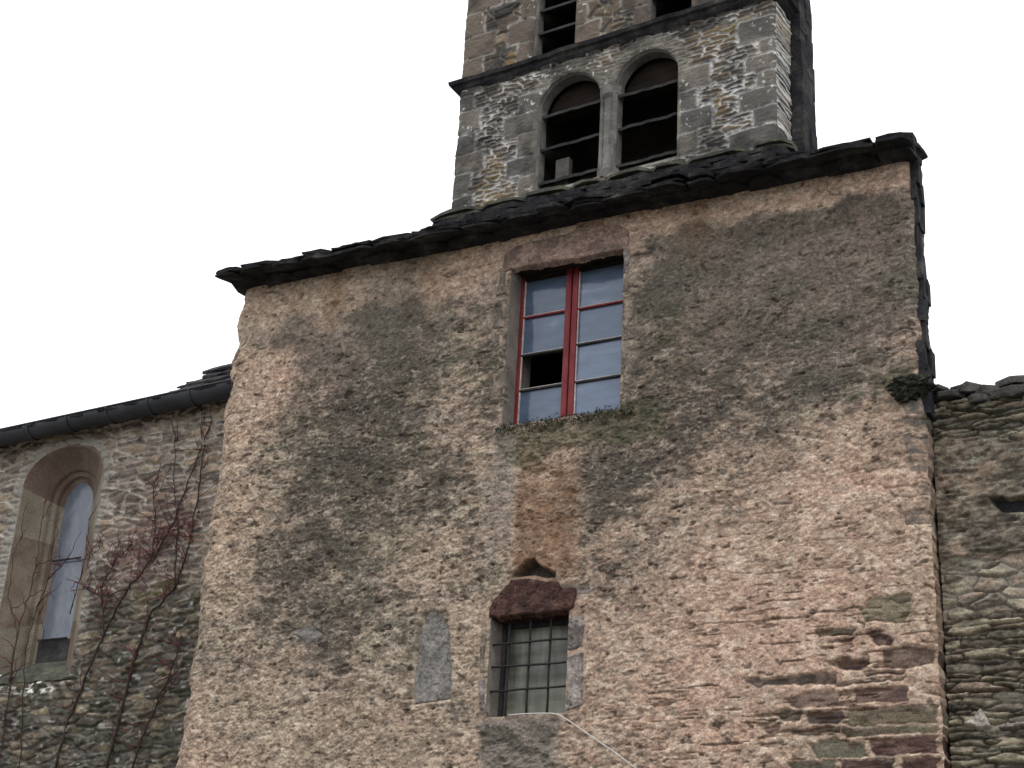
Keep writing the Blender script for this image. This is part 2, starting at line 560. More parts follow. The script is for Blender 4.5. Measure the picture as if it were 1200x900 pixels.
def stone_face(name, poly, yf, tones, parent, seed=0, rough=.012, edge=.03, Y=0.0):
    """The weathered face of one dressed stone: edges rounded back into the wall, pitted surface."""
    x0, x1 = min(p[0] for p in poly) - .02, max(p[0] for p in poly) + .02
    z0, z1 = min(p[1] for p in poly) - .02, max(p[1] for p in poly) + .02
    xs, zs = np.arange(x0, x1, .0078), np.arange(z0, z1, .0078)
    X, Z = np.meshgrid(xs, zs)
    o = seed * 3.7
    s = poly_sdf(X + .05 * (fbm(X + o, Z, 9, 9, 4, 1) - .5), Z + .05 * (fbm(X + o, Z, 9, 9, 4, 4) - .5), poly)
    n1, n2, n3 = fbm(X + o, Z, 5, 6, 4, 2), fbm(X + o, Z, 22, 26, 4, 5), fbm(X + o, Z, 55, 60, 2, 3)
    pit = sstep(.62, .72, fbm(X + o, Z, 15, 18, 3, 6))
    y = yf - rough * 2.2 * (n1 - .5) - rough * 2 * (n2 - .5) - .006 * (n3 - .5) + .010 * pit + (.05 + yf * -1) * sstep(-edge, .002, s) ** 2
    C = mixc(np.broadcast_to(tones[0], X.shape + (3,)), tones[1], sstep(.32, .68, n1))
    C = C * (1 + .9 * (n2 - .5) * 2 * .6 + .5 * (n3 - .5) * 2)[..., None].clip(.45, 1.6)
    C = mixc(C, tones[2], .7 * sstep(.52, .66, fbm(X + o, Z, 8, 10, 4, 7)) + .25 * pit)
    C = mixc(C, tones[3], .6 * sstep(.60, .72, fbm(X + o, Z, 12, 14, 4, 0)))
    xc, zc = (X[:-1, :-1] + X[1:, 1:]) / 2, (Z[:-1, :-1] + Z[1:, 1:]) / 2
    sc_ = (s[:-1, :-1] + s[1:, 1:]) / 2
    return sheet(name, np.stack([X, Y + y, Z], -1), C, sc_ < .002, M_render, parent)


T_grimy = (lin(104, 96, 88), lin(126, 114, 102), lin(66, 62, 56), lin(158, 144, 128))
T_grey = (lin(122, 114, 110), lin(142, 132, 126), lin(88, 82, 78), lin(164, 152, 142))
T_pinkl = (lin(128, 108, 99), lin(142, 121, 110), lin(106, 92, 85), lin(158, 139, 125))
T_maroon = (lin(68, 50, 46), lin(79, 57, 51), lin(54, 42, 39), lin(96, 76, 68))
T_cement = (lin(114, 111, 106), lin(125, 121, 115), lin(98, 95, 90), lin(138, 132, 124))


def facade():
    xs = axis_vals(XL, XR, 0.0078, (W1[0], W1[1], W2[0], W2[1]))
    z_lo = pt(200, 905).z - 0.45
    zs = axis_vals(z_lo, ZT + 0.12, 0.0078, (W1[2], W1[3], W2[2], W2[3]), tuple(np.linspace(0, z_lo - 0.1, 14)))
    X, Z = np.meshgrid(xs, zs)
    wx = X + 0.55 * (fbm(X, Z, 1.8, 1.8, 4, 1) - 0.5)
    wz = Z + 0.40 * (fbm(X, Z, 2.2, 2.2, 4, 5) - 0.5)
    # --- how rough the weathered render is
    rough = 0.85 + blobs(wx, wz, [(430, 560, 150, 170, .3), (820, 470, 160, 110, .2), (650, 560, 60, 70, .4), (420, 340, 260, 45, -.6),
                                  (900, 215, 240, 60, -.65), (960, 720, 150, 110, -.5), (860, 330, 150, 70, -.35), (1000, 520, 80, 70, -.25),
                                  (310, 440, 50, 60, -.3), (400, 400, 120, 40, -.35)])
    rough = np.clip(rough, 0.12, 1.2)
    d, ids, _ = voro(X + 0.06 * (fbm(X, Z, 9, 14, 3, 2) - .5), Z + 0.04 * (fbm(X, Z, 10, 10, 3, 3) - .5), 0.13, 0.052, 0, 2.0, .95, .7)
    lump = sstep(0.0, 0.03, d) * (0.2 + 0.9 * ids[0])
    f1 = fbm(X, Z, 4, 8, 4, 0)
    f2 = fbm(X, Z, 15, 24, 4, 4)
    f3 = fbm(X, Z, 40, 52, 3, 2)
    big = fbm(X, Z, 0.8, 1.1, 3, 6)
    spread = sstep(.35, .65, fbm(X, Z, 2.3, 3.0, 3, 1))
    H = 0.05 * (big - .5) + rough * (0.005 * lump * spread + 0.012 * (f1 - .5) + 0.016 * (f2 - .5)) + 0.012 * (f3 - .5) * (0.5 + rough) + 0.008 * (fbm(X, Z, 75, 85, 2, 6) - .5)
    gouge = sstep(0.58, 0.70, fbm(X, Z, 8, 19, 4, 3)) * sstep(.45, .75, rough)
    H -= 0.007 * gouge
    pits = sstep(0.70, 0.77, fbm(X + .03 * f1, Z, 12, 22, 3, 5))
    H -= 0.012 * pits
    # --- base tone
    c2 = lambda n_: (n_ - .5) * 2
    n_a = fbm(X, Z, 1.3, 1.6, 4, 1)
    n_b = fbm(X, Z, 9, 13, 4, 6)
    n_c = fbm(X, Z, 24, 36, 3, 3)
    n_e = fbm(X, Z, 44, 58, 2, 6)
    pink, beige, pale = lin(176, 148, 129), lin(162, 145, 125), lin(188, 171, 152)
    C = mixc(np.broadcast_to(beige, X.shape + (3,)), pink,
             np.clip(0.50 + 1.0 * (n_a - .5) + blobs(wx, wz, [(960, 720, 200, 170, .5), (900, 230, 200, 60, .25), (330, 440, 60, 70, .2), (420, 560, 150, 150, -.35), (380, 800, 160, 110, -.3)]), 0, 1))
    C = mixc(C, pale, 0.45 * sstep(.50, .72, n_b) + 0.35 * sstep(.52, .72, n_c))
    C = C * (1 + 0.42 * c2(n_c) + .45 * c2(n_e) + .15 * c2(n_b))[..., None].clip(.5, 1.5)
    tone = (ids[1] - .5) * np.clip(rough, 0, 1) * spread
    C = C * (1 + 0.30 * tone)[..., None]
    C = mixc(C, lin(118, 106, 95), 0.5 * sstep(.74, .82, ids[2]) * sstep(.012, .02, d) * sstep(.5, .8, rough))
    # --- grime, in broken mottles
    D = 0.07 + blobs(wx, wz, [
        (430, 600, 190, 210, .07), (800, 560, 160, 120, .05), (420, 820, 160, 80, .06),
        (980, 300, 120, 80, .50), (880, 310, 110, 70, .46), (790, 320, 60, 55, .38), (1040, 270, 40, 60, .3), (830, 430, 120, 75, .34), (950, 420, 110, 60, .30),
        (455, 350, 34, 38, .50), (325, 400, 60, 20, .45), (410, 410, 90, 42, .46), (530, 390, 70, 50, .30), (450, 490, 100, 80, .40),
        (370, 520, 70, 50, .30), (440, 610, 90, 90, .32), (330, 600, 80, 60, .26), (500, 560, 60, 60, .22), (350, 650, 60, 40, .28), (360, 700, 110, 50, .24), (400, 760, 60, 40, .20),
        (735, 600, 45, 90, .36), (780, 680, 80, 60, .25), (860, 560, 110, 50, .24), (780, 510, 80, 40, .2), (700, 560, 30, 40, .3), (590, 420, 22, 90, .3), (1065, 520, 28, 80, .45),
        (580, 560, 30, 80, .12), (470, 870, 80, 50, .12), (250, 780, 40, 60, .15), (560, 650, 50, 80, .12),
        (960, 700, 170, 140, -.35), (1010, 560, 50, 60, -.2), (300, 445, 45, 50, -.4), (250, 640, 44, 140, -.2), (960, 205, 140, 24, -.7), (820, 240, 130, 24, -.6), (700, 262, 60, 30, -.4), (540, 320, 50, 34, -.15), (340, 350, 60, 24, -.2)])
    n_d = fbm(X, Z, 7, 12, 5, 2, .62)
    n_g = fbm(X, Z, 19, 29, 4, 7, .65)
    n_m = fbm(X, Z, 2.6, 3.6, 4, 4)
    n_s = fbm(X, Z, 1.0, 0.9, 4, 3)
    gm = np.clip(D + 0.28 * c2(n_s) * sstep(.0, .25, D) + 0.30 * c2(n_m) * sstep(.0, .22, D), 0, 1)
    smooth_up = np.clip(blobs(wx, wz, [(940, 330, 180, 105, 1), (430, 380, 170, 60, 1)]), 0, 1)      # old even dirt film on the sound render
    mott = sstep(.42, .70, gm + 0.62 * c2(n_d) + .55 * c2(n_g))
    grime = mixc(np.broadcast_to(lin(122, 110, 101), X.shape + (3,)), lin(94, 91, 82), sstep(.35, .6, fbm(X, Z, 3, 4, 4, 7)))
    grime = grime * (1 + .55 * c2(n_g) + .6 * c2(n_e) + .3 * c2(n_c))[..., None].clip(.4, 1.8)
    C = mixc(C, grime, np.clip(gm * (.85 + .75 * smooth_up) * (1 + .42 * c2(n_d) + .35 * c2(n_m)), 0, .84))
    C = mixc(C, lin(60, 57, 51), (.62 - .26 * smooth_up) * mott * sstep(.02, .22, gm))
    # fine dark lichen flecks everywhere the render is rough
    fl = sstep(.58, .68, fbm(X, Z, 18, 27, 4, 1)) * np.clip(rough, .25, 1)
    C = mixc(C, lin(66, 61, 55), 0.55 * fl)
    C = mixc(C, lin(60, 52, 46), 0.6 * pits + 0.35 * gouge)
    C = mixc(C, lin(190, 180, 166), .35 * sstep(.74, .80, vnoise(X * 46 + 3 * f2, Z * 52, 0)) * sstep(.45, .6, n_b) * np.clip(rough, .2, 1))
    # a different, cooler lichen film in broad veils
    C = mixc(C, C * np.array([.97, 1.0, 1.0]), sstep(.4, .6, fbm(X, Z, 1.7, 1.7, 3, 5)))
    # green moss
    G = blobs(wx, wz, [(675, 505, 75, 24, .9), (620, 530, 25, 45, .5), (560, 420, 45, 60, .45), (800, 370, 60, 40, .25), (1040, 445, 40, 18, .8), (1070, 520, 20, 60, .4), (740, 500, 30, 20, .4), (780, 400, 40, 60, .3), (470, 470, 60, 60, .3), (410, 640, 60, 60, .2)])
    moss = sstep(.45, .8, G + 0.8 * (n_d - .5) + .1 * n_c)
    C = mixc(C, lin(70, 72, 54), .65 * moss)
    C = mixc(C, lin(118, 114, 88), .4 * sstep(.62, .75, fbm(X, Z, 14, 22, 3, 5)) * np.clip(G * 1.6, 0, 1))
    H += 0.03 * moss * (f2 - .3)
    # rust run below the red window, with a straight seam on its left
    a, b_ = pt(603, 600).x, pt(684, 600).x
    zt, zb = pt(640, 530).z, pt(640, 680).z
    runm = sstep(a - .03, a + .05, X + .05 * (n_d - .5)) * (1 - sstep(b_ - .14, b_ + .04, X + .05 * (n_d - .5))) * sstep(zb - .1, zb + .1, Z) * (1 - sstep(zt - .45, zt + .2, Z))
    rust = mixc(np.broadcast_to(lin(128, 98, 74), X.shape + (3,)), lin(104, 76, 56), sstep(.4, .6, fbm(X, Z, 10, 4, 4, 2)))
    rust = rust * (1 + .5 * c2(n_g))[..., None].clip(.5, 1.6)
    C = mixc(C, rust, .72 * runm * (0.65 + .35 * sstep(.3, .6, n_d)))
    # paler grey strip left of that seam and the grey rough patch below the barred window
    s0, s1 = pt(572, 580).x, pt(602, 580).x
    strip = sstep(s0 - .1, s0 + .1, X) * (1 - sstep(s1 - .02, s1 + .01, X)) * sstep(pt(588, 665).z, pt(588, 620).z, Z) * (1 - sstep(pt(588, 520).z, pt(588, 480).z, Z))
    C = mixc(C, lin(134, 128, 120), .42 * strip)
    s0, s1 = pt(566, 870).x, pt(662, 870).x
    strip = sstep(s0 - .05, s0 + .06, wx) * (1 - sstep(s1 - .06, s1 + .05, wx)) * (1 - sstep(W2[2] - .05, W2[2] + .01, Z))
    C = mixc(C, mixc(np.broadcast_to(lin(122, 116, 108), X.shape + (3,)), lin(70, 72, 66), sstep(.42, .6, n_d)), .85 * strip)
    H += strip * .03 * (f2 - .5)
    # drip stains under the eave
    for px, w_, st in ((398, 9, .55), (815, 16, .35), (505, 14, .3), (690, 10, .3)):
        c = pt(px, 300).x
        dz = (ZT - Z)
        s = np.exp(-((X + .04 * (n_a - .5) - c) / (w_ * SC)) ** 2) * sstep(.75, .2, dz + .5 * (n_d - .5))
        C = mixc(C, lin(112, 84, 52), st * s)
    # --- bare stones where the render has gone, low on the right
    stones = [((1008, 712), (1020, 699), (1066, 696), (1070, 705), (1058, 729), (1012, 728), '9a8a68'),
              ((1012, 740), (1026, 736), (1048, 748), (1045, 757), (1030, 756), '5a3c38'),
              ((1032, 762), (1060, 757), (1093, 758), (1094, 778), (1060, 782), (1036, 783), '70594a'),
              ((976, 775), (1018, 770), (1020, 779), (1010, 786), (982, 785), '52393a'),
              ((870, 796), (936, 793), (962, 786), (980, 791), (978, 801), (935, 803), (900, 802), (888, 806), '62544a'),
              ((1000, 808), (1062, 804), (1063, 822), (1003, 824), '7a5c52'),
              ((990, 832), (1096, 825), (1098, 846), (994, 851), '776a4e'),
              ((905, 835), (922, 830), (940, 834), (938, 845), (918, 845), '625a42'),
              ((946, 836), (985, 832), (992, 841), (980, 850), (948, 849), '584a48'),
              ((926, 856), (985, 851), (984, 858), (930, 862), '6a6048'),
              ((985, 853), (1098, 848), (1098, 857), (990, 864), '6d6448'),
              ((948, 872), (975, 866), (1014, 872), (1016, 886), (960, 889), '6e7258'),
              ((1018, 866), (1060, 862), (1098, 860), (1098, 882), (1024, 886), '5c3a36'),
              ((986, 892), (1046, 888), (1048, 912), (986, 914), '5a403a'), ((1056, 890), (1099, 885), (1099, 912), (1058, 914), '5a3a34'),
              ((955, 738), (1005, 735), (1000, 742), (960, 747), '6a6048'), ((978, 748), (1002, 745), (996, 752), (982, 753), '5e4c40'),
              ((920, 820), (975, 806), (984, 812), (982, 826), (930, 830), '9c7c68'), ((1042, 700), (1069, 697), (1066, 704), (1050, 708), '756850'),
              ((895, 853), (912, 848), (915, 856), (900, 860), '94705c'), ((925, 895), (980, 890), (978, 910), (926, 912), '6a6450'),
              ((975, 800), (1040, 796), (1062, 792), (1060, 797), (980, 804), '5e5244'), ((1010, 788), (1060, 786), (1058, 790), (1014, 792), '6a5648'),
              ((640, 686), (676, 682), (668, 700), (645, 700), '806a58'),
              ((1056, 468), (1084, 462), (1086, 482), (1060, 486), '74746e'), ((1048, 492), (1086, 488), (1086, 505), (1052, 508), '6a6a66'),
              ((1060, 514), (1087, 510), (1087, 530), (1062, 532), '7c7a74'), ((1036, 572), (1086, 566), (1086, 580), (1046, 584), '6c6c66'),
              ((1066, 540), (1087, 538), (1087, 560), (1068, 561), '706e68'), ((1058, 600), (1088, 596), (1088, 612), (1062, 615), '6e7068'),
              ((900, 588), (924, 583), (930, 588), (905, 592), '5c544a'), ((1010, 545), (1040, 540), (1036, 549), (1014, 552), '6c665e'),
              ((238, 562), (256, 559), (256, 578), (240, 580), '7c7a7e'), ((345, 637), (372, 630), (374, 648), (350, 655), '7a7268'),
              ((340, 742), (362, 728), (378, 744), (360, 756), '9a9288'), ((660, 688), (690, 684), (690, 696), (664, 700), '8a8078')]
    jx = X + 0.06 * (fbm(X, Z, 9, 16, 4, 2) - .5)
    jz = Z + 0.04 * (fbm(X, Z, 12, 12, 3, 6) - .5)
    for st in stones:
        poly, hexc = pxpoly(st[:-1]), st[-1]
        x0, x1 = min(p[0] for p in poly) - .1, max(p[0] for p in poly) + .1
        z0, z1 = min(p[1] for p in poly) - .1, max(p[1] for p in poly) + .1
        ix = np.where((xs > x0) & (xs < x1))[0]
        iz = np.where((zs > z0) & (zs < z1))[0]
        if not len(ix) or not len(iz):
            continue
        sl = (slice(iz[0], iz[-1] + 1), slice(ix[0], ix[-1] + 1))
        s = poly_sdf(jx[sl], jz[sl], poly)
        inside = sstep(.006, -.010, s)
        col = lin(int(hexc[0:2], 16), int(hexc[2:4], 16), int(hexc[4:6], 16))
        col = .62 * (col * .66 + col.mean() * .34)
        C[sl] = mixc(C[sl], col * (1 + .9 * c2(fbm(X[sl], Z[sl], 7, 34, 4, 5)) + .5 * c2(n_g[sl]))[..., None].clip(.4, 1.7), inside * ((.80 + .18 * sstep(.35, .5, n_d[sl])) if st[0][1] > 640 else .62 * sstep(.40, .52, n_d[sl])))
        H[sl] = H[sl] * (1 - inside) + inside * (-0.010 + .016 * (f2[sl] - .3)) - .012 * np.exp(-(s / .008) ** 2)
    # thin slate edges and slots peeping through, mostly low on the right
    slot = sstep(.66, .72, fbm(X, Z, 4.5, 34, 3, 7)) * np.clip(blobs(wx, wz, [(1000, 830, 130, 100, .9), (860, 800, 110, 100, .4), (960, 600, 110, 90, .35), (760, 860, 90, 60, .4)]), 0, 1)
    H -= .012 * slot
    C = mixc(C, lin(84, 66, 54), .75 * slot)
    # broken-out hole above the barred window's lintel
    hole = pxpoly([(598, 677), (606, 667), (616, 656), (626, 655), (636, 664), (651, 672), (650, 678), (630, 676)])
    s = poly_sdf(jx, jz, hole)
    inh = sstep(.015, -.03, s)
    H -= .16 * inh
    C = mixc(C, lin(80, 76, 68), inh)
    # --- flatten towards the openings, round the corners
    q = np.minimum(rect_sdf(X, Z, W1), rect_sdf(X, Z, W2))
    H = H * sstep(-.02, .12, q)
    for poly, out in ((LINT1, .03), (LINT2, .03), (SLIT, -.01), *[(p_, .01) for p_ in JAMBS]):
        x0, x1 = min(p[0] for p in poly) - .1, max(p[0] for p in poly) + .1
        z0, z1 = min(p[1] for p in poly) - .1, max(p[1] for p in poly) + .1
        sl = (slice(*np.searchsorted(zs, (z0, z1))), slice(*np.searchsorted(xs, (x0, x1))))
        k = sstep(out + .02, out - .02, poly_sdf(X[sl], Z[sl], poly))
        H[sl] = H[sl] * (1 - k) + np.minimum(H[sl], 0.0) * .2 * k - (.03 * k if poly is SLIT else 0)
    eL, eR = X - XL, XR - X
    H -= .10 * np.exp(-(eL / .07) ** 1.5) + .05 * np.exp(-(eR / .04) ** 1.5)
    Xo = X + (fbm(X * 0, Z, 1, 4, 4, 4) - .5) * .12 * np.exp(-(eL / .15) ** 2) - (fbm(X * 0 + 9, Z, 1, 5, 4, 4) - .5) * .05 * np.exp(-(eR / .1) ** 2)
    P = np.stack([Xo, -H, Z], -1)
    xc, zc = (X[:-1, :-1] + X[1:, 1:]) / 2, (Z[:-1, :-1] + Z[1:, 1:]) / 2
    keep = np.minimum(rect_sdf(xc, zc, W1), rect_sdf(xc, zc, W2)) > 0
    sheet("facade_wall", P, C, keep, M_render, house)
    return P, C


PF, CF = facade()


def side_skin(name, Pedge, Cedge, depth, into, mat, parent, n=40):
    """Carry a wall's end column back into the scene with the same weathered surface."""
    ts = np.linspace(0, 1, n) ** 1.3
    m = len(Pedge)
    P = np.zeros((m, n, 3))
    C = np.zeros((m, n, 3))
    for j, t in enumerate(ts):
        P[:, j] = Pedge + np.array([into, depth, 0]) * t
        w = fbm(np.full(m, t * depth + 31), Pedge[:, 2], 6, 12, 4, 3) - .5
        P[:, j, 0] += w * .05 * min(1, t * 12)
        C[:, j] = Cedge * (0.9 + .5 * (fbm(np.full(m, t * depth), Pedge[:, 2], 8, 14, 4, 1) - .5))[:, None]
    return sheet(name, P, C, np.ones((m - 1, n - 1), bool), mat, parent)


side_skin("side_wall", PF[:, 0], CF[:, 8], 4.5, 0.0, M_render, house)
side_skin("side_wall", PF[:, -1], CF[:, -8], 0.40, -0.02, M_render, house, 20)
# behind the short return the right flank slants away
pe = PF[:, -1] + np.array([-0.02, 0.40, 0])
side_skin("rear_wall", pe, CF[:, -8], 3.6, -2.6, M_render, house, 24)

# slate hanging on the right return, above the yard wall
bm = bmesh.new()
z = pt(1092, 452).z - 0.2
while z < ZT - 0.02:
    h = random.uniform(.16, .30)
    for y0 in (0.035, 0.14):
        o = random.uniform(-.02, .03)
        x0 = XR + random.uniform(-.01, .015)
        add_box(bm, x0 - .03, x0 + random.uniform(.014, .042), y0 + o, y0 + o + random.uniform(.09, .12), z, z + h * random.uniform(1.0, 1.25), .012)
    z += h * .9
bm_obj("slate_cladding", bm, M_slate, house)

# stone slab roof: thick ragged eave, gentle slope back to the tower
ZE0, ZE1 = pt(266, 320, -.27).z, pt(1066, 156, -.27).z
bm = bmesh.new()


def eave_z(x):
    t = (x - XL) / (XR - XL)
    return ZE0 + (ZE1 - ZE0) * t


for row in range(11):
    x = XL - .02 + random.uniform(-.03, .02)
    xmax = XR + .07 if row < 2 else XR - .05 - (row * .26 - .5) * .75
    while x < xmax - .08:
        w = min(random.uniform(.24, .55), xmax - x)
        yy = -.30 + .16 + row * .26 + random.uniform(-.035, .035)
        for ly in range(4 if row == 0 else 1):
            zc_ = eave_z(x + w / 2) - .05 + ly * .027 + row * .085 + random.uniform(-.008, .008)
            add_slab(bm, (x + w / 2 + random.uniform(-.02, .02), yy + ly * .015 + random.uniform(-.025, .025), zc_), w * random.uniform(1.0, 1.12), random.uniform(.46, .56), random.uniform(.016, .032),
                     random.uniform(-.06, .06), .22, random.randint(10, 14), .09)
        x += w
# a few loose and lifted slabs along the edge
for px, py in ((315, 306), (400, 292), (447, 282), (462, 278), (500, 270)):
    c = pt(px, py + 6, -.12)
    add_slab(bm, (c.x, -.10, c.z - .03), random.uniform(.22, .38), .30, random.uniform(.03, .05), random.uniform(-.3, .3), .18, 11, .16)
bm_obj("slab_roof", bm, M_slate, house)
# rough slab course closing the eave to the wall head
bm = bmesh.new()
x = XL + .0
while x < XR + .02:
    w = min(random.uniform(.3, .6), XR + .05 - x)
    for ly in range(2):
        add_slab(bm, (x + w / 2, .045 - ly * .045 + random.uniform(-.02, .02), eave_z(x + w / 2) - .09 + ly * .035 + random.uniform(-.012, .012)), w * 1.08, .44, .042, random.uniform(-.05, .05), .0, 11, .08)
    x += w
bm_obj("eave_course", bm, M_slate, house)

# moss-grown corbel stone at the right corner
c = pt(1062, 452)
bm = bmesh.new()
bmesh.ops.create_icosphere(bm, subdivisions=5, radius=1)
for v in bm.verts:
    n_ = v.co.normalized()
    k = 1 + .95 * (float(fbm(np.array([n_.x * 3 + n_.y]), np.array([n_.z * 3 + 5]), 1.6, 1.6, 4, 2)[0]) - .5) + random.uniform(-.03, .03)
    v.co = Vector((c.x + .02 + n_.x * .18 * k, .0 + n_.y * .09 * k, c.z + n_.z * (.13 if n_.z < 0 else .08) * k))
corb = bm_obj("corbel_stone", bm, M_moss, house)

# ---- upper window
D1 = 0.235
win = empty("casement_window", ((W1[0] + W1[1]) / 2, D1, W1[2]))
win.parent = house
win.location = Vector(((W1[0] + W1[1]) / 2, D1, W1[2])) - house.location
win["label"] = "red double casement window with one pane missing"
win_off = None


def wlink_fix(o):
    return o


def reveal(name, w, y0, y1, mat, parent):
    """The four faces of an opening through the wall thickness, a few centimetres thick."""
    t = .05
    bm = bmesh.new()
    add_box(bm, w[0] - t, w[0], y0, y1, w[2] - t, w[3] + t)
    add_box(bm, w[1], w[1] + t, y0, y1, w[2] - t, w[3] + t)
    add_box(bm, w[0], w[1], y0 + .02, y1, w[2] - t, w[2])
    bm_obj(name, bm, mat, parent)
    return box_obj('reveal_head_shade', w[0], w[1], y0, y1, w[3], w[3] + t, M_board_shade, parent)  # dark colour paints the shadow band under the lintel


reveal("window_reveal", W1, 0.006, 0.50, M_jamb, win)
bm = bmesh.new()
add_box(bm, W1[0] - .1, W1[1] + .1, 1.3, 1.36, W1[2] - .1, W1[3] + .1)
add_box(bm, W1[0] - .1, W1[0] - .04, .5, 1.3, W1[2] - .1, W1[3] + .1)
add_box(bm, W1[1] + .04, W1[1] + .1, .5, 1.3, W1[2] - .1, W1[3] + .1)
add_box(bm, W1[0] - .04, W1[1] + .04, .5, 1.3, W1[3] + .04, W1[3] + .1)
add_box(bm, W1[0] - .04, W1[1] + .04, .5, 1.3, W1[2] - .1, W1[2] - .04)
bm_obj("dark_room", bm, M_dark, win)  # box added against sky light, the room's darkness put into its colour

xa, xb, za, zb = W1
xm0, xm1 = pt(661.5, 410, D1).x, pt(675.5, 410, D1).x
xl = pt(611.5, 410, D1).x
fy0, fy1 = D1 - .02, D1 + .05
bm = bmesh.new()
add_box(bm, xa, xl, fy0, fy1, za, zb)
add_box(bm, xm0, (xm0 + xm1) / 2 - .004, fy0 - .012, fy1, za, zb)
add_box(bm, (xm0 + xm1) / 2 + .004, xm1, fy0 - .004, fy1, za, zb)
add_box(bm, xb - .05, xb, fy0, fy1, za, zb)
add_box(bm, xl, xm0, fy0 + .003, fy1, za, za + .06)
add_box(bm, xm1, xb - .05, fy0 + .003, fy1, za, za + .06)
bevel_all(bm, .005, 1)
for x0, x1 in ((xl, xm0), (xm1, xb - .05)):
    box_obj('frame_head', x0, x1, fy0 + .003, fy1, zb - .035, zb, M_board_shade, win)  # top rail coloured dark instead of red, shade painted in
frame = bm_obj("window_frame", bm, M_red, win)
zl = [pt(637, y, D1).z for y in (369, 413, 454)]
zr = [pt(702, y, D1).z for y in (358, 400, 444)]
lev_l = [zb - .035] + zl + [za + .06]
lev_r = [zb - .035] + zr + [za + .06]
for side, lev, x0, x1 in (("l", lev_l, xl, xm0), ("r", lev_r, xm1, xb - .05)):
    for k in range(3):
        box_obj("glazing_bar", x0, x1, fy0 + .008, fy1 - .01, lev[k + 1] - .009, lev[k + 1] + .009, M_red if (side, k) in (("r", 0), ("l", 0)) else M_louver, win)
    for k in range(4):
        zt_, zb_ = lev[k] - .010, lev[k + 1] + .010
        # putty lines round each pane
        bm = bmesh.new()
        add_box(bm, x0 + .001, x0 + .010, fy0 + .012, fy0 + .03, zb_, zt_)
        add_box(bm, x1 - .010, x1 - .001, fy0 + .012, fy0 + .03, zb_, zt_)
        add_box(bm, x0 + .010, x1 - .010, fy0 + .012, fy0 + .03, zb_, zb_ + .006)
        bm_obj("putty", bm, M_putty, win)
        if (side, k) == ("l", 2):
            continue
        bm = bmesh.new()
        n = 8
        gr = [[bm.verts.new((x0 + .004 + (x1 - x0 - .008) * i / n, fy0 + .034 + .004 * math.sin(3 * i / n + k * 2 + (side == 'r')) * math.sin(2.5 * j / n + k), zb_ + (zt_ - zb_) * j / n)) for i in range(n + 1)] for j in range(n + 1)]
        for j in range(n):
            for i in range(n):
                bm.faces.new((gr[j][i], gr[j][i + 1], gr[j + 1][i + 1], gr[j + 1][i]))
        bm_obj("pane", bm, M_pane, win, True)
# lintel and jamb stones of the red window
stone_face("lintel", LINT1, -.022, T_pinkl, house, 1, .008, .03)
for k, poly in enumerate(JAMBS[:8]):
    stone_face("jamb_stone", poly, -.014, T_grey if k == 4 else T_grimy, house, 2 + k)
# mossy ragged sill under the red window
bm = bmesh.new()
for i in range(2600):
    t = random.random()
    x = W1[0] - .05 + t * (W1[1] - W1[0] + .2)
    c = Vector((x, random.uniform(-.05, .12), W1[2] + random.gauss(-.04, .03)))
    if c.y > .02:
        c.z = W1[2] + random.uniform(-.01, .02)
    r = random.uniform(.004, .013)
    a = random.uniform(0, 6.28)
    vs4 = [bm.verts.new(c + Vector((math.cos(a + q * 2.1) * r, random.uniform(-.6, .6) * r, math.sin(a + q * 2.1) * r))) for q in range(3)]
    bm.faces.new(vs4)
mo = bm_obj("sill_moss", bm, M_moss, house)
mo["kind"] = "stuff"

# ---- barred window below
D2 = .26
bw = empty("barred_window", (0, 0, 0))
bw.parent = house
bw.location = Vector(((W2[0] + W2[1]) / 2, D2, W2[2])) - house.location
bw["label"] = "small barred window with dim greenish curtained glass"
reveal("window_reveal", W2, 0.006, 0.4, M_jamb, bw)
box_obj("pane", W2[0], W2[1], D2, D2 + .02, W2[2], W2[3], M_curtain, bw)
bm = bmesh.new()
add_box(bm, W2[0], W2[0] + .035, D2 - .04, D2 - .002, W2[2], W2[3])
add_box(bm, W2[1] - .035, W2[1], D2 - .04, D2 - .002, W2[2], W2[3])
add_box(bm, W2[0] + .035, W2[1] - .035, D2 - .04, D2 - .002, W2[3] - .05, W2[3])
bm_obj("window_frame", bm, M_louver, bw)
DB = .08
grille = empty("grille", (0, 0, 0))
grille.parent = house
grille.location = Vector(((W2[0] + W2[1]) / 2, DB, W2[2])) - house.location
for px in (594.5, 619, 643):
    x = pt(px, 790, DB).x
    bm = bmesh.new()
    add_tube(bm, [(x + random.uniform(-.004, .004), DB, W2[2] - .02 + (W2[3] - W2[2] + .04) * k / 5) for k in range(6)], .0115, 6)
    bm_obj("bar", bm, M_iron, grille, True)
for y in (753, 780, 808):
    zz = pt(618, y, DB).z
    bm = bmesh.new()
    add_tube(bm, [(W2[0] - .02 + (W2[1] - W2[0] + .04) * k / 5, DB - .018, zz + random.uniform(-.004, .004)) for k in range(6)], .010, 6)
    bm_obj("bar", bm, M_iron, grille, True)
stone_face("lintel", LINT2, -.028, T_maroon, house, 12, .007)
box_obj("lintel_soffit", W2[0] - .02, W2[1] + .02, .0, .22, W2[3] - .012, W2[3] + .05, M_maroon, house, .01)
for k, poly in enumerate(JAMBS[8:]):
    stone_face("jamb_stone", poly, -.016, (T_grey, T_grey, T_grimy, T_grey)[k], house, 14 + k)
# walled-up slit
stone_face("blocked_slit", SLIT, .012, T_cement, house, 20, .004, .012)

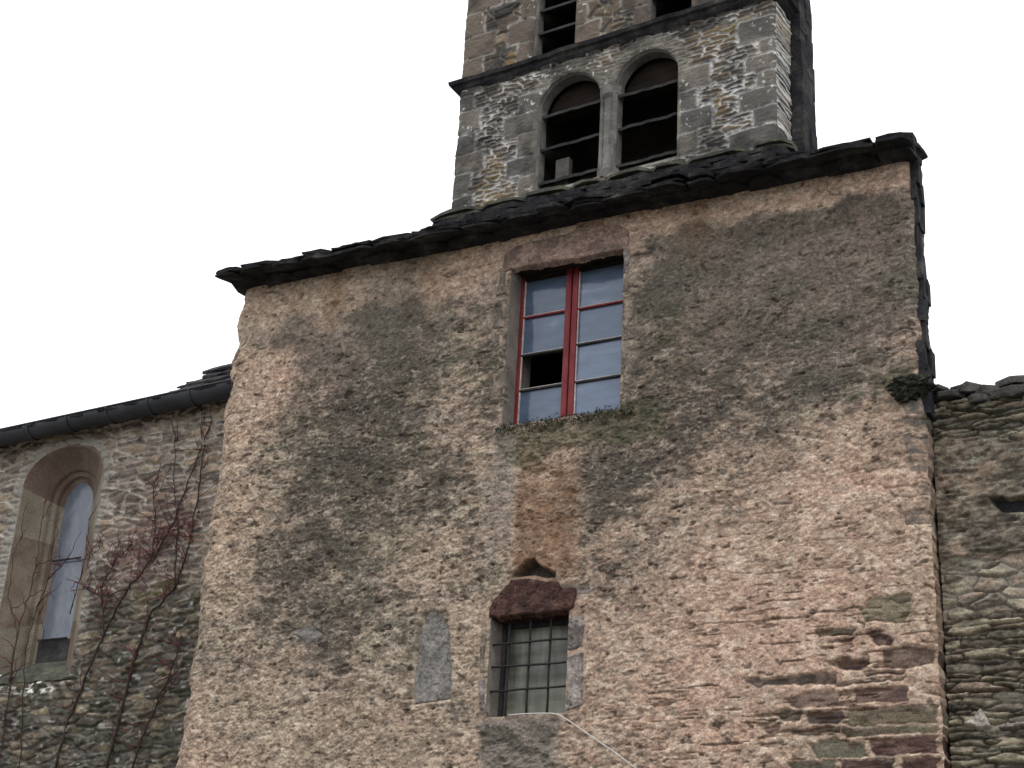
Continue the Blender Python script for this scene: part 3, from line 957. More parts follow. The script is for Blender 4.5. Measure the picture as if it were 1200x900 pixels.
# ------------------------------------------------------------------ cable
cab = [(596, 838), (618, 836.5), (640, 836), (652, 837), (664, 843), (680, 854), (700, 868), (718, 880), (735, 893), (752, 906), (775, 930), (800, 965)]
bm = bmesh.new()
cps = []
for i in range(len(cab) - 1):
    p0, p1, p2, p3 = (Vector(cab[min(max(i + q, 0), len(cab) - 1)]) for q in (-1, 0, 1, 2))
    for q in range(5):
        t = q / 5
        w = .5 * (2 * p1 + (p2 - p0) * t + (2 * p0 - 5 * p1 + 4 * p2 - p3) * t * t + (3 * p1 - p0 - 3 * p2 + p3) * t ** 3)
        cps.append(pt(w.x, w.y, -.045))
add_tube(bm, cps, .0062, 6)
cable = bm_obj("cable", bm, M_cable, None, True)
cable["label"] = "thin white cable running from the barred window sill down across the wall"
cable["category"] = "cable"

# ------------------------------------------------------------------ bell tower
YT = 0.5
TL, TR = pt(529, 200, YT).x, pt(919, 100, YT).x
ZS = 0.5 * (pt(545, 90, YT - .1).z + pt(840, 0, YT - .1).z)       # string course
ZB = pt(720, 205, YT).z                                          # foot seen above the roof
print("tower", TL, TR, ZS, ZB, [round(pt(*q, YT).z, 2) for q in ((672, 84), (765, 60), (668, 212), (765, 193), (652, 47), (790, 8))])
tower = empty("bell_tower", ((TL + TR) / 2, YT, 0), "grey slate-quoined church bell tower with twin arched louvred openings", "tower")
OA = (pt(631, 170, YT).x, pt(704, 150, YT).x, pt(668, 212, YT).z, pt(672, 84, YT).z)
OB = (pt(725, 140, YT).x, pt(799.5, 140, YT).x, pt(765, 193, YT).z, pt(765, 61, YT).z)
zbot = (OA[2] + OB[2]) / 2
zap = (OA[3] + OB[3]) / 2
OA = (OA[0], OA[1], zbot, zap)
OB = (OB[0], OB[1], zbot, zap)
zc0 = ZS + .07
OC = (pt(629, 25, YT).x, pt(676, 25, YT).x, zc0, zc0 + 1.45)
OD = (pt(766, 5, YT).x, pt(816, 5, YT).x, zc0, zc0 + 1.45)
OPEN = (OA, OB, OC, OD)
TOPZ = zc0 + 2.6


def arch_sdf(X, Z, o):
    r = (o[1] - o[0]) / 2
    cx, zs_ = (o[0] + o[1]) / 2, o[3] - r
    low = np.maximum(np.abs(X - cx) - r, np.maximum(o[2] - Z, Z - zs_))
    circ = np.hypot(X - cx, Z - zs_) - r
    return np.where(Z > zs_, circ, np.maximum(np.abs(X - cx) - r, o[2] - Z))


def arch_outline(o, n=18, grow=0.0):
    r = (o[1] - o[0]) / 2 + grow
    cx, zs_ = (o[0] + o[1]) / 2, o[3] - (o[1] - o[0]) / 2
    pts = [(cx - r, o[2])]
    k = 6
    pts += [(cx - r, o[2] + (zs_ - o[2]) * i / k) for i in range(1, k)]
    pts += [(cx - r * math.cos(math.pi * i / n), zs_ + r * math.sin(math.pi * i / n)) for i in range(n + 1)]
    pts += [(cx + r, o[2] + (zs_ - o[2]) * i / k) for i in range(k - 1, -1, -1)]
    return pts


PIER = (OA[1], OB[0], zbot, zap - .30)


def masonry_rect(X, Z, rects, jx, jz):
    """Dressed blocks: signed distance to the nearest block and a random number per block."""
    s = np.full(X.shape, 9.0)
    rid = np.zeros(X.shape)
    for i, w in enumerate(rects):
        d = rect_sdf(jx, jz, w)
        d = np.where(d > -0.03, d, d)
        rid = np.where(d < s, TBL[3][i & 255, 7], rid)
        s = np.minimum(s, d)
    return s, rid


def tower_front():
    xs = axis_vals(TL, TR, .0095)
    zs = axis_vals(ZB - .75, pt(700, -12, YT).z + .35, .0095, (), tuple(np.linspace(pt(700, -12, YT).z + .45, TOPZ, 18)))
    X, Z = np.meshgrid(xs, zs)
    jx = X + .055 * (fbm(X, Z, 6, 6, 3, 1) - .5)
    jz = Z + .045 * (fbm(X, Z, 6, 6, 3, 4) - .5)
    d, ids, _ = voro(X + .06 * (fbm(X, Z, 5, 7, 3, 2) - .5), Z + .05 * (fbm(X, Z, 4, 7, 3, 3) - .5), .19, .046, 3, 2.4, .85, .5)
    d2, ids2, _ = voro(jx, jz, .34, .17, 5, 3.0, .8, .4)
    up_ = sstep(ZS - .05, ZS + .05, Z)
    bigm = (up_ * (fbm(X, Z, 1.6, 2.2, 2, 6) > .5)) > .5
    d, ids = np.where(bigm, d2, d), np.where(bigm, ids2, ids)
    # quoins and jamb blocks
    rects = []
    for l, t, b in ((874, 22, 47), (900, 49, 64), (884, 66, 84), (897, 86, 103), (874, 105, 127), (893, 128, 149), (862, 150, 172), (880, 176, 205)):
        a, c = pt(l, t + 8, YT), pt(919, t, YT)
        rects.append((a.x, TR + .2, pt(919, b, YT).z, c.z))
    z, k = ZB - .6, 0
    while z < ZS - .1:
        h = random.uniform(.20, .32)
        rects.append((TL - .2, TL + (.20 if k % 2 else .32) + random.uniform(-.04, .06), z, z + h - .014))
        z += h
        k += 1
    z, k = ZS + .03, 0
    while z < TOPZ:
        h = random.uniform(.22, .36)
        rects.append((TL - .2, TL + (.45 if k % 2 else .28) + random.uniform(-.04, .06), z, z + h - .014))
        rects.append((TR - (.45 if k % 2 else .28), TR + .2, z, z + h - .014))
        for o in (OC, OD):
            rects.append((o[0] - (.34 if k % 2 else .18) + random.uniform(-.03, .03), o[0] + .1, z, z + h - .014))
            rects.append((o[1] - .1, o[1] + (.18 if k % 2 else .34) + random.uniform(-.03, .03), z, z + h - .014))
        z += h
        k += 1
    for r_, t, b in ((840, 88, 110), (824, 112, 134), (843, 136, 160), (826, 162, 186)):
        a = pt(801, t, YT)
        rects.append((OB[1] - .1, pt(r_, t, YT).x, pt(801, b, YT).z, a.z))
    z, k = zbot - .05, 0
    while z < zap - .25:
        h = random.uniform(.20, .30)
        rects.append((OA[0] - (.38 if k % 2 else .22) + random.uniform(-.04, .04), OA[0] + .1, z, z + h - .014))
        z += h
        k += 1
    s, rid = masonry_rect(X, Z, rects, jx, jz)
    # arch ring: radial blocks around the twin openings
    sa = np.minimum(arch_sdf(X, Z, OA), arch_sdf(X, Z, OB))
    o = OB
    ang = np.arctan2(Z - (o[3] - (o[1] - o[0]) / 2), X - (o[0] + o[1]) / 2)
    ring = np.where(Z > zap - (o[1] - o[0]) / 2 - .02, np.abs(sa + .1 - .14) - .14, 9)
    H = .030 * sstep(.004, .024, d) * (.45 + .8 * ids[0])
    fine = fbm(X, Z, 22, 44, 4, 5)
    H += .014 * (fine - .5)
    mortar = sstep(.018, .006, d + .012 * (fbm(X, Z, 20, 20, 3, 2) - .5))
    pal = np.stack([lin(92, 86, 78), lin(104, 94, 82), lin(78, 77, 75), lin(112, 101, 86), lin(88, 78, 72), lin(68, 66, 64)])
    C = pal[np.clip((ids[1] * 6).astype(int), 0, 5)] * (.62 + .7 * ids[2])[..., None] * (.7 + .6 * fine)[..., None]
    lich = sstep(.66, .82, fbm(X, Z, 1.8, 2.2, 3, 2) + blobs(X, Z, [(572, 195, 20, 34, .5), (850, 130, 10, 40, .2), (540, 78, 25, 10, .2)], YT))
    C = mixc(C, lin(142, 120, 78), .6 * lich)
    mc = mixc(np.broadcast_to(lin(158, 160, 161), X.shape + (3,)), lin(200, 201, 200), sstep(.4, .6, fbm(X, Z, 9, 9, 3, 3)))
    mc = mixc(mc, lin(112, 106, 98), .7 * up_)
    C = mixc(C, mc, mortar * .92)
    # blocks over it
    isb = sstep(.004, -.006, s)
    edge = np.exp(-((s - .009) / .017) ** 2)
    qc = mixc(np.broadcast_to(lin(86, 85, 83), X.shape + (3,)), lin(106, 102, 97), sstep(.3, .8, rid)) * (.62 + .76 * fbm(X, Z, 7, 10, 5, 6))[..., None]
    qc = mixc(qc, lin(104, 92, 82) * .9, .6 * up_)
    C = mixc(C, qc, isb)
    H = H * (1 - isb) + isb * (.030 + .010 * (rid - .5) + .012 * (fine - .5))
    C = mixc(C, mc, edge * 1.0 * sstep(.30, .46, fbm(X, Z, 5, 5, 3, 7) + .15))
    H -= .008 * edge
    # smooth grey pointing round the twin arches
    rm = sstep(.20, .14, sa + .05 * (fbm(X, Z, 5, 5, 3, 1) - .5)) * sstep(zap - .55, zap - .40, Z) * (1 - isb * .6)
    rm = np.maximum(rm, sstep(.07, .04, sa))
    ringc = mixc(np.broadcast_to(lin(98, 96, 90), X.shape + (3,)), lin(122, 119, 111), sstep(.4, .6, fbm(X, Z, 5, 5, 4, 2)))
    joints = np.exp(-(((ang * 5 / math.pi * 1.3) % 1 - .5) / .035) ** 2) * .35
    C = mixc(C, ringc * (1 - joints * 0)[..., None], rm * .85)
    H = H * (1 - rm * .7) + rm * .7 * .026 - .008 * rm * joints
    C = C * np.array([1.10, 1.07, 1.02])
    # dark blotches, denser just below the string course; white lichen spots
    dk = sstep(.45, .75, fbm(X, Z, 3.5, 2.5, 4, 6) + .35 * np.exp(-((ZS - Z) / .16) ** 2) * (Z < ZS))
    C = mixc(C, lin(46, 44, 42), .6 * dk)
    sp_ = sstep(.76, .80, fbm(X, Z, 26, 26, 2, 3))
    C = mixc(C, lin(205, 205, 198), .75 * sp_ * sstep(.5, .6, fbm(X, Z, 1.5, 1.5, 2, 5)))
    allo = np.minimum(np.minimum(arch_sdf(X, Z, OA), arch_sdf(X, Z, OB)), np.minimum(arch_sdf(X, Z, OC), arch_sdf(X, Z, OD)))
    H = H * sstep(-.01, .05, allo)
    H -= .03 * np.exp(-((X - TL) / .025) ** 2) + .03 * np.exp(-((TR - X) / .02) ** 2)
    P = np.stack([X + (fbm(X * 0, Z, 1, 5, 3, 2) - .5) * .03 * np.exp(-((X - TL) / .1) ** 2), YT - H, Z], -1)
    xc, zc = (X[:-1, :-1] + X[1:, 1:]) / 2, (Z[:-1, :-1] + Z[1:, 1:]) / 2
    ho = np.minimum(np.minimum(arch_sdf(xc, zc, OA), arch_sdf(xc, zc, OB)), np.minimum(arch_sdf(xc, zc, OC), arch_sdf(xc, zc, OD)))
    ho = np.minimum(ho, rect_sdf(xc, zc, PIER))
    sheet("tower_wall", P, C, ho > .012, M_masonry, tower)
    return P, C


PT, CT = tower_front()
side_skin("side_wall", PT[:, 0], CT[:, 12], 3.4, 0.0, M_masonry, tower, 60)
side_skin("side_wall", PT[:, -1], CT[:, -50], 0.36, 0.0, M_masonry, tower, 24)
pe = PT[:, -1] + np.array([0.0, 0.36, 0])
side_skin("side_wall", pe, CT[:, -50], 3.0, -1.5, M_masonry, tower, 24)
# slate-clad stair pier behind the right corner
bm = bmesh.new()
z = ZB - .5
zt_ = pt(940, -12, YT + .5).z + .4
while z < zt_:
    h = random.uniform(.14, .24)
    t = (z - ZB) / 3.0
    xo = TR + .115 - .05 * t
    for y0 in (.40, .56):
        add_box(bm, TR - .25, xo + random.uniform(-.008, .012), YT + y0, YT + y0 + .17, z, z + h + .02, .006)
    z += h
bm_obj("slate_cladding", bm, M_slate, tower)


def lining(name, o, y0, y1, ring, mat, parent, chamfer=.03):
    bm = bmesh.new()
    prof = [(ring, y0 + .012), (chamfer, y0 - .012), (0.0, y0 + chamfer), (0.0, y1)]
    rows = []
    for g_, y in prof:
        rows.append([bm.verts.new((x + random.uniform(-.003, .003), y, z_)) for x, z_ in arch_outline(o, 18, g_)])
    for a, b in zip(rows[:-1], rows[1:]):
        for i in range(len(a) - 1):
            bm.faces.new((a[i], a[i + 1], b[i + 1], b[i]))
    return bm_obj(name, bm, mat, parent)


for o in OPEN:
    lining("arch_surround", o, YT, YT + .15, .05, M_pale, tower)
# pier between the twin arches: octagonal shaft, base and impost
bm = bmesh.new()
xc_, hw = (PIER[0] + PIER[1]) / 2, (PIER[1] - PIER[0]) / 2
z0, z1 = zbot, PIER[3] + .02


def oct_ring(z, r, n=12):
    return [bm.verts.new((xc_ + r * math.cos(2 * math.pi * (i + .5) / n), YT + hw * 1.0 + r * math.sin(2 * math.pi * (i + .5) / n), z)) for i in range(n)]


prof = [(z0 - .03, hw * 1.35), (z0 + .06, hw * 1.35), (z0 + .09, hw * 1.05), (z0 + .14, hw * 1.02), (z0 + .5, hw), (z1 - .20, hw), (z1 - .14, hw * 1.04), (z1 - .10, hw * 1.3), (z1, hw * 1.35)]
rg = [oct_ring(z_, r_ * .98) for z_, r_ in prof]
for a, b in zip(rg[:-1], rg[1:]):
    for i in range(12):
        bm.faces.new((a[i], a[(i + 1) % 12], b[(i + 1) % 12], b[i]))
bm.faces.new(rg[-1])
bm_obj("column", bm, M_pale, tower)
# louvres, boards and darkness inside the openings
for o, lst in ((OA, ((632, 136), (632, 174), (632, 214))), (OB, ((726, 115), (726, 153), (726, 196)))):
    for px, py in lst:
        zf = pt(px, py, YT + .06).z
        bm = bmesh.new()
        n = 10
        top, bot = [], []
        for i in range(n + 1):
            x = o[0] - .015 + (o[1] - o[0] + .03) * i / n
            e = random.uniform(-.012, .012)
            top.append((bm.verts.new((x, YT + .05 + e, zf + .018)), bm.verts.new((x, YT + .42, zf + .26))))
            bot.append((bm.verts.new((x, YT + .055 + e, zf - .012)), bm.verts.new((x, YT + .42, zf + .22))))
        for i in range(n):
            bm.faces.new((top[i][0], top[i + 1][0], top[i + 1][1], top[i][1]))
            bm.faces.new((bot[i][0], bot[i][1], bot[i + 1][1], bot[i + 1][0]))
            bm.faces.new((top[i][0], bot[i][0], bot[i + 1][0], top[i + 1][0]))
        bm_obj("louver", bm, M_louver, tower)
    bm = bmesh.new()
    r = (o[1] - o[0]) / 2
    add_prism(bm, [(x, z_) for x, z_ in arch_outline(o, 14, .02) if z_ > zap - r - .12], YT + .22, YT + .27)
    bm_obj("tympanum_board", bm, M_board_shade, tower)
for o in (OC, OD):
    for k in range(5):
        zf = o[2] + .02 + k * .3
        if zf > o[3] - .2:
            break
        bm = bmesh.new()
        add_prism(bm, [(o[0] - .01, zf), (o[1] + .01, zf), (o[1] + .01, zf + .03), (o[0] - .01, zf + .03)], 0, 1)
        for v in bm.verts:
            q = v.co.y
            v.co.y = YT + .05 + q * .38
            v.co.z += q * .22
        bm_obj("louver", bm, M_louver, tower)
for i, (xa_, xb_, za_, zb_) in enumerate(((OA[0] - .1, OB[1] + .1, zbot - .1, zap + .1), (OC[0] - .1, OC[1] + .1, OC[2] - .1, OC[3] + .1), (OD[0] - .1, OD[1] + .1, OD[2] - .1, OD[3] + .1))):
    bm = bmesh.new()
    y0, y1 = YT + .155, YT + 1.1
    add_box(bm, xa_, xb_, y1, y1 + .05, za_, zb_)
    add_box(bm, xa_ - .05, xa_, y0, y1, za_, zb_)
    add_box(bm, xb_, xb_ + .05, y0, y1, za_, zb_)
    add_box(bm, xa_, xb_, y0, y1, zb_, zb_ + .05)
    add_box(bm, xa_, xb_, y0, y1, za_ - .05, za_)
    bm_obj("dark_chamber", bm, M_chamber, tower)
a, b = pt(653, 186, YT + .14), pt(668, 210, YT + .14)
box_obj("prop_post", a.x, b.x, YT + .12, YT + .2, zbot - .02, a.z, M_post, tower, .008)


def string_course(name, zmid, x0, x1, prof, mat, parent, seg=.14, side_depth=.36):
    """A moulded slab course: profile points (out, dz) swept round the left corner, along the front and round the right one."""
    path = []
    d = side_depth
    bm = bmesh.new()
    rows = []
    n = int((x1 - x0) / seg)
    st = [('L', 3.4 - .5 * i) for i in range(7)] + [('F', x0 + (x1 - x0) * i / n) for i in range(n + 1)] + [('R', d * i / 2) for i in range(1, 3)]
    for kind, s in st:
        row = []
        jw = random.uniform(-.012, .012)
        jz_ = random.uniform(-.006, .006)
        for out, dz in prof:
            oo = out + (jw if out > .05 else 0)
            if kind == 'L':
                p = (x0 - oo, YT + s - oo * (s < .2), zmid + dz + jz_)
            elif kind == 'F':
                xx = s - (oo if s == x0 else 0) + (oo if abs(s - x1) < 1e-6 else 0)
                p = (xx, YT - oo, zmid + dz + jz_)
            else:
                p = (x1 + oo, YT + s, zmid + dz + jz_)
            row.append(bm.verts.new(p))
        rows.append(row)
    for a_, b_ in zip(rows[:-1], rows[1:]):
        for i in range(len(prof) - 1):
            bm.faces.new((a_[i], a_[i + 1], b_[i + 1], b_[i]))
    return bm_obj(name, bm, mat, parent)


string_course("string_course", ZS, TL, TR, [(-.02, -.13), (.01, -.12), (.045, -.085), (.065, -.05), (.095, -.035), (.105, .008), (.09, .02), (-.02, .05)], M_slate, tower)
zbase = 0.5 * (pt(520, 252, YT - .12).z + pt(925, 163, YT - .12).z)
bm = bmesh.new()
x = TL - .13
while x < TR + .03:
    w = min(random.uniform(.35, .7), TR + .08 - x)
    for ly in range(2):
        add_slab(bm, (x + w / 2, YT + .03 + (1 - ly) * .05, zbase - .06 + ly * .035 + random.uniform(-.008, .008)), w * 1.08, .42, random.uniform(.03, .04), random.uniform(-.04, .04), .0, 12, .06)
    x += w
bm_obj("ledge_course", bm, M_slatemoss, house)
# dark slates dressed against the tower foot, stepping down to the roof
bm = bmesh.new()
for ly in range(4):
    x = TL - .08
    while x < TR + .02:
        w = min(random.uniform(.3, .55), TR + .06 - x)
        add_slab(bm, (x + w / 2, YT + .05 - ly * .03, zbase - .10 - ly * .05 + random.uniform(-.012, .012)), w * 1.1, .44, random.uniform(.035, .06), random.uniform(-.05, .05), .0, 11, .08)
        x += w
bm_obj("flashing_course", bm, M_slate, house)

tower.location.x -= .035
tower.rotation_euler.z = math.radians(-3.5)      # the tower is not quite in line with the facade

# ------------------------------------------------------------------ nave on the left
YN = 1.0
nx0, nx1 = pt(-40, 700, YN).x - 1.2, XL + 0.5
gz0, gz1 = pt(0, 522, YN - .22), pt(258, 468, YN - .22)
nave = empty("church_nave", (-12.5, YN, 0), "rubble stone church nave with lancet window and dark gutter, grown over by vines", "church")
# lancet: outer outline on the wall face, inner outline at the glass
ox0, ox1 = pt(24, 596, YN).x, pt(117, 575, YN).x
zapx = pt(91, 523, YN).z
zsp = pt(30, 572, YN).z
zsill = pt(62, 790, YN).z
DG = .42
gx0, gx1 = pt(75.5, 600, YN + DG).x, pt(106.5, 600, YN + DG).x
gzap = pt(98, 566, YN + DG).z
gzsill = pt(60, 775, YN + DG).z
print("nave", nx0, nx1, "outer", ox0, ox1, zapx, zsp, zsill, "glass", gx0, gx1, gzap, gzsill)


def lancet_outline(x0, x1, z0, zs_, za_, n=12, jamb=8, pw=(.95, .9)):
    w = x1 - x0
    cx = (x0 + x1) / 2
    h = za_ - zs_
    pts = [(x0, z0 + (zs_ - z0) * i / jamb) for i in range(jamb)]
    for i in range(n + 1):
        t = i / n
        a = t * math.pi / 2
        pts.append((cx - w / 2 * max(math.cos(a), 0) ** pw[0], zs_ + h * math.sin(a) ** pw[1]))
    right = [(2 * cx - x, z_) for x, z_ in pts[:-1]][::-1]
    return pts + right


OUT = lancet_outline(ox0, ox1, zsill, zsp, zapx)
INN = lancet_outline(gx0, gx1, gzsill, gzap - .30, gzap, pw=(1.35, .8))


def nave_front():
    xs = axis_vals(nx0, nx1, .0125)
    z_lo = pt(100, 905, YN).z - .5
    ztop = max(gz0.z, gz1.z) + .16
    zs = axis_vals(z_lo, ztop, .0125, (), tuple(np.linspace(0, z_lo - .1, 10)))
    X, Z = np.meshgrid(xs, zs)
    jx = X + .10 * (fbm(X, Z, 4, 5, 3, 1) - .5)
    jz = Z + .07 * (fbm(X, Z, 4, 5, 3, 4) - .5)
    d, ids, _ = voro(jx, jz, .23, .082, 1, 2.2, .9, .6)
    fine = fbm(X, Z, 18, 34, 4, 5)
    low = sstep(pt(130, 700, YN).z + .15, pt(130, 700, YN).z - .25, Z + .3 * (fbm(X, Z, 2, 2, 3, 3) - .5))
    H = .036 * sstep(.004, .022, d) * (.4 + .9 * ids[0]) + .026 * (fine - .5) + .03 * (fbm(X, Z, 1.2, 1.2, 2, 2) - .5)
    mth = .030 - .017 * low
    mortar = sstep(mth, mth * .3, d + .026 * (fbm(X, Z, 16, 16, 3, 2) - .5))
    pal = np.stack([lin(116, 103, 90), lin(102, 93, 85), lin(124, 110, 93), lin(94, 85, 78), lin(112, 103, 94), lin(88, 81, 76)])
    C = pal[np.clip((ids[1] * 6).astype(int), 0, 5)] * (.65 + .6 * ids[2])[..., None] * (1 + .9 * (fine - .5) * 2)[..., None].clip(.45, 1.6)
    C = C * 1.34
    C = mixc(C, C * .72 * np.array([.95, 1.0, .97]), low)
    mc = mixc(np.broadcast_to(lin(152, 144, 133), X.shape + (3,)), lin(182, 174, 162), sstep(.4, .6, fbm(X, Z, 8, 8, 3, 3)))
    mc = mixc(mc, lin(118, 118, 110), low * .9)
    C = mixc(C, mc, mortar)
    C = mixc(C, lin(58, 60, 50), .55 * low * sstep(.45, .65, fbm(X, Z, 6, 9, 4, 6)))
    C = mixc(C, lin(84, 84, 44), .6 * sstep(.56, .72, fbm(X, Z, 3, 4, 4, 2)) * blobs(X, Z, [(180, 690, 50, 22, 1), (215, 700, 20, 30, 1)], YN))
    C = mixc(C, lin(120, 72, 76), .35 * np.clip(blobs(X, Z, [(170, 640, 50, 60, 1), (215, 610, 30, 40, .8)], YN), 0, 1) * sstep(.4, .6, fine))
    wsp = sstep(.80, .88, vnoise(X * 17, Z * 30, 1)) * low
    C = mixc(C, lin(176, 176, 168), .6 * wsp)
    wsp = sstep(.5, .6, fbm(X, Z, 14, 20, 3, 3)) * blobs(X, Z, [(45, 806, 34, 9, 1.2)], YN)
    C = mixc(C, lin(225, 222, 214), np.clip(wsp, 0, .95))
    # grey pointing round the lancet's stones
    s = poly_sdf(X, Z, OUT)
    C = mixc(C, lin(150, 146, 138), .75 * sstep(.16, .10, s + .08 * (fbm(X, Z, 6, 6, 3, 2) - .5)) * sstep(zsill + .1, zsill + .7, Z))
    H = H * sstep(0, .07, s)
    P = np.stack([X, YN - H, Z], -1)
    xc, zc = (X[:-1, :-1] + X[1:, 1:]) / 2, (Z[:-1, :-1] + Z[1:, 1:]) / 2
    sheet("nave_wall", P, C, poly_sdf(xc, zc, OUT) > .012, M_masonry, nave)


nave_front()
# splayed stone surround: dressed blocks, each band of the splay a stone of its own
lw = empty("lancet_window", (0, 0, 0))
lw.parent = nave
lw.location = Vector(((ox0 + ox1) / 2, YN, zsill)) - nave.location
lw["label"] = "narrow pointed lancet window in a deep brown stone splay"
n_o = len(OUT)
cut = [0, 2, 4, 6, 8, 12, 16, 20, 24, 28, 32, 34, 36, 38, n_o - 1]
cut = sorted(set(min(c_, n_o - 1) for c_ in cut))
mats = [M_sand, M_splay, M_splay, M_sand, M_splayred, M_splayred, M_splay, M_splay, M_splayred, M_splay, M_sand, M_splay, M_sand, M_splay]
for k, (i0, i1) in enumerate(zip(cut[:-1], cut[1:])):
    bm = bmesh.new()
    rows = []
    for t, yo in ((-.03, .0), (.0, -.014), (.03, -.010), (.36, .0), (.62, .0), (.66, .03), (.80, .0), (.84, .03), (1.0, .0)):
        row = []
        for j in range(i0, i1 + 1):
            (xo, zo), (xi, zi) = OUT[j], INN[j]
            if t < 0:
                cxm, czm = (ox0 + ox1) / 2, (zsill + zapx) / 2
                dx, dz = xo - cxm, max(zo - zsp, 0) * 1.0
                L = math.hypot(dx, dz) or 1
                p = (xo + dx / L * .05, YN + .006, zo + dz / L * .05)
            else:
                p = (xo + (xi - xo) * t, YN + DG * t + yo, zo + (zi - zo) * t)
            row.append(bm.verts.new(p))
        rows.append(row)
    for a_, b_ in zip(rows[:-1], rows[1:]):
        for j in range(len(a_) - 1):
            bm.faces.new((a_[j], a_[j + 1], b_[j + 1], b_[j]))
    bm_obj("splay_stone", bm, mats[k % len(mats)], lw)
bm = bmesh.new()     # sloping sill
add_prism(bm, rough_outline([(ox0 - .05, zsill - .07), (ox1 + .05, zsill - .07), (ox1 + .05, zsill + .005), (ox0 - .05, zsill + .005)], .08, .012), YN - .03, YN + .06)
add_prism(bm, [(ox0, zsill - .06), (ox1, zsill - .06), (ox1, zsill), (ox0, zsill)], YN + .06, YN + DG)
for v in bm.verts:
    if v.co.y > YN + DG - .01:
        v.co.z += gzsill - zsill
bm_obj("sill", bm, M_slatemoss, lw)
bm = bmesh.new()
bm.faces.new([bm.verts.new((x, YN + DG - .004, z_)) for x, z_ in lancet_outline(gx0 - .06, gx1 + .06, gzsill - .06, gzap - .28, gzap + .05, pw=(1.2, .8))])
bm_obj("pane", bm, M_lancet, lw)
box_obj("lower_pane", gx0 - .02, gx1 + .02, YN + DG - .02, YN + DG - .008, gzsill - .05, pt(82, 747, YN + DG - .05).z, M_louver, lw)
for py in (655, 747):
    zz = pt(82, py, YN + DG - .05).z
    bm = bmesh.new()
    add_tube(bm, [(gx0 - .01, YN + DG - .05, zz), (gx1 + .01, YN + DG - .05, zz)], .012, 6)
    bm_obj("saddle_bar", bm, M_iron, lw)
# gutter: open half round along the eave, hung from brackets
ga, gb = Vector(gz0), Vector(gz1)
dirg = (gb - ga).normalized()
g0, g1 = ga - dirg * 1.6, gb + dirg * .6
bm = bmesh.new()
gr_ = .135
rows = []
for i in range(25):
    t = i / 24
    c = g0.lerp(g1, t) + Vector((0, 0, gr_))
    row = []
    for k in range(15):
        a = math.pi * k / 14
        row.append(bm.verts.new(c + Vector((0, -gr_ * math.cos(a), -gr_ * math.sin(a)))))
    for k in range(5):
        a = math.pi * 2 * k / 5
        pass
    rows.append(row)
for a_, b_ in zip(rows[:-1], rows[1:]):
    for k in range(14):
        bm.faces.new((a_[k], a_[k + 1], b_[k + 1], b_[k]))
add_tube(bm, [g0.lerp(g1, i / 24) + Vector((0, -gr_ - .004, gr_)) for i in range(25)], .011, 8)
bm_obj("gutter", bm, M_zinc, nave, True)
for i in range(9):
    c = g0.lerp(g1, (i + .6) / 9.2) + Vector((0, 0, gr_))
    bm = bmesh.new()
    add_tube(bm, [c + Vector((0, -(gr_ + .008) * math.cos(math.pi * k / 12), -(gr_ + .008) * math.sin(math.pi * k / 12))) for k in range(13)], .010, 5)
    bm_obj("gutter_bracket", bm, M_zinc, nave)
# slab roof of the nave with its thicker abutment against the building
bm = bmesh.new()
for row in range(9):
    x = nx0
    while x < XL + .2:
        w = random.uniform(.25, .45)
        t = (x - g0.x) / (g1.x - g0.x)
        zb_ = g0.z + (g1.z - g0.z) * t + .16
        add_slab(bm, (x + w / 2, YN - .12 + row * .22, zb_ + row * .06 + random.uniform(-.008, .008)), w * 1.15, .5, .03, random.uniform(-.05, .05), .26, 9, .06)
        x += w
for row in range(6):
    x = pt(150 - row * 3, 470, YN - .1).x
    xs0 = x
    while x < XL + .2:
        w = random.uniform(.22, .36)
        t = (x - g0.x) / (g1.x - g0.x)
        zb_ = g0.z + (g1.z - g0.z) * t + .205
        k = min(1, (x - xs0 + .1) / .5)
        add_slab(bm, (x + w / 2, YN - .06 + row * .18, zb_ - .02 + row * .165 * k + random.uniform(-.008, .008)), w * 1.2, .42, .035, random.uniform(-.06, .06), .6 * k, 9, .08)
        x += w
bm_obj("slab_roof", bm, M_slate, nave)
bm = bmesh.new()
t0_, t1_ = g0, g1
for s in (0,):
    v = [bm.verts.new(q) for q in ((nx0, YN - .2, g0.z + .19), (nx1, YN - .2, g1.z + .19), (nx1, YN + .05, g1.z + .19), (nx0, YN + .05, g0.z + .19),
                                   (nx0, YN - .2, g0.z + .23), (nx1, YN - .2, g1.z + .23), (nx1, YN + .05, g1.z + .23), (nx0, YN + .05, g0.z + .23))]
    for f in ((0, 1, 2, 3), (4, 7, 6, 5), (0, 4, 5, 1), (3, 2, 6, 7), (0, 3, 7, 4), (1, 5, 6, 2)):
        bm.faces.new([v[i] for i in f])
bm_obj("soffit", bm, M_slate, nave)

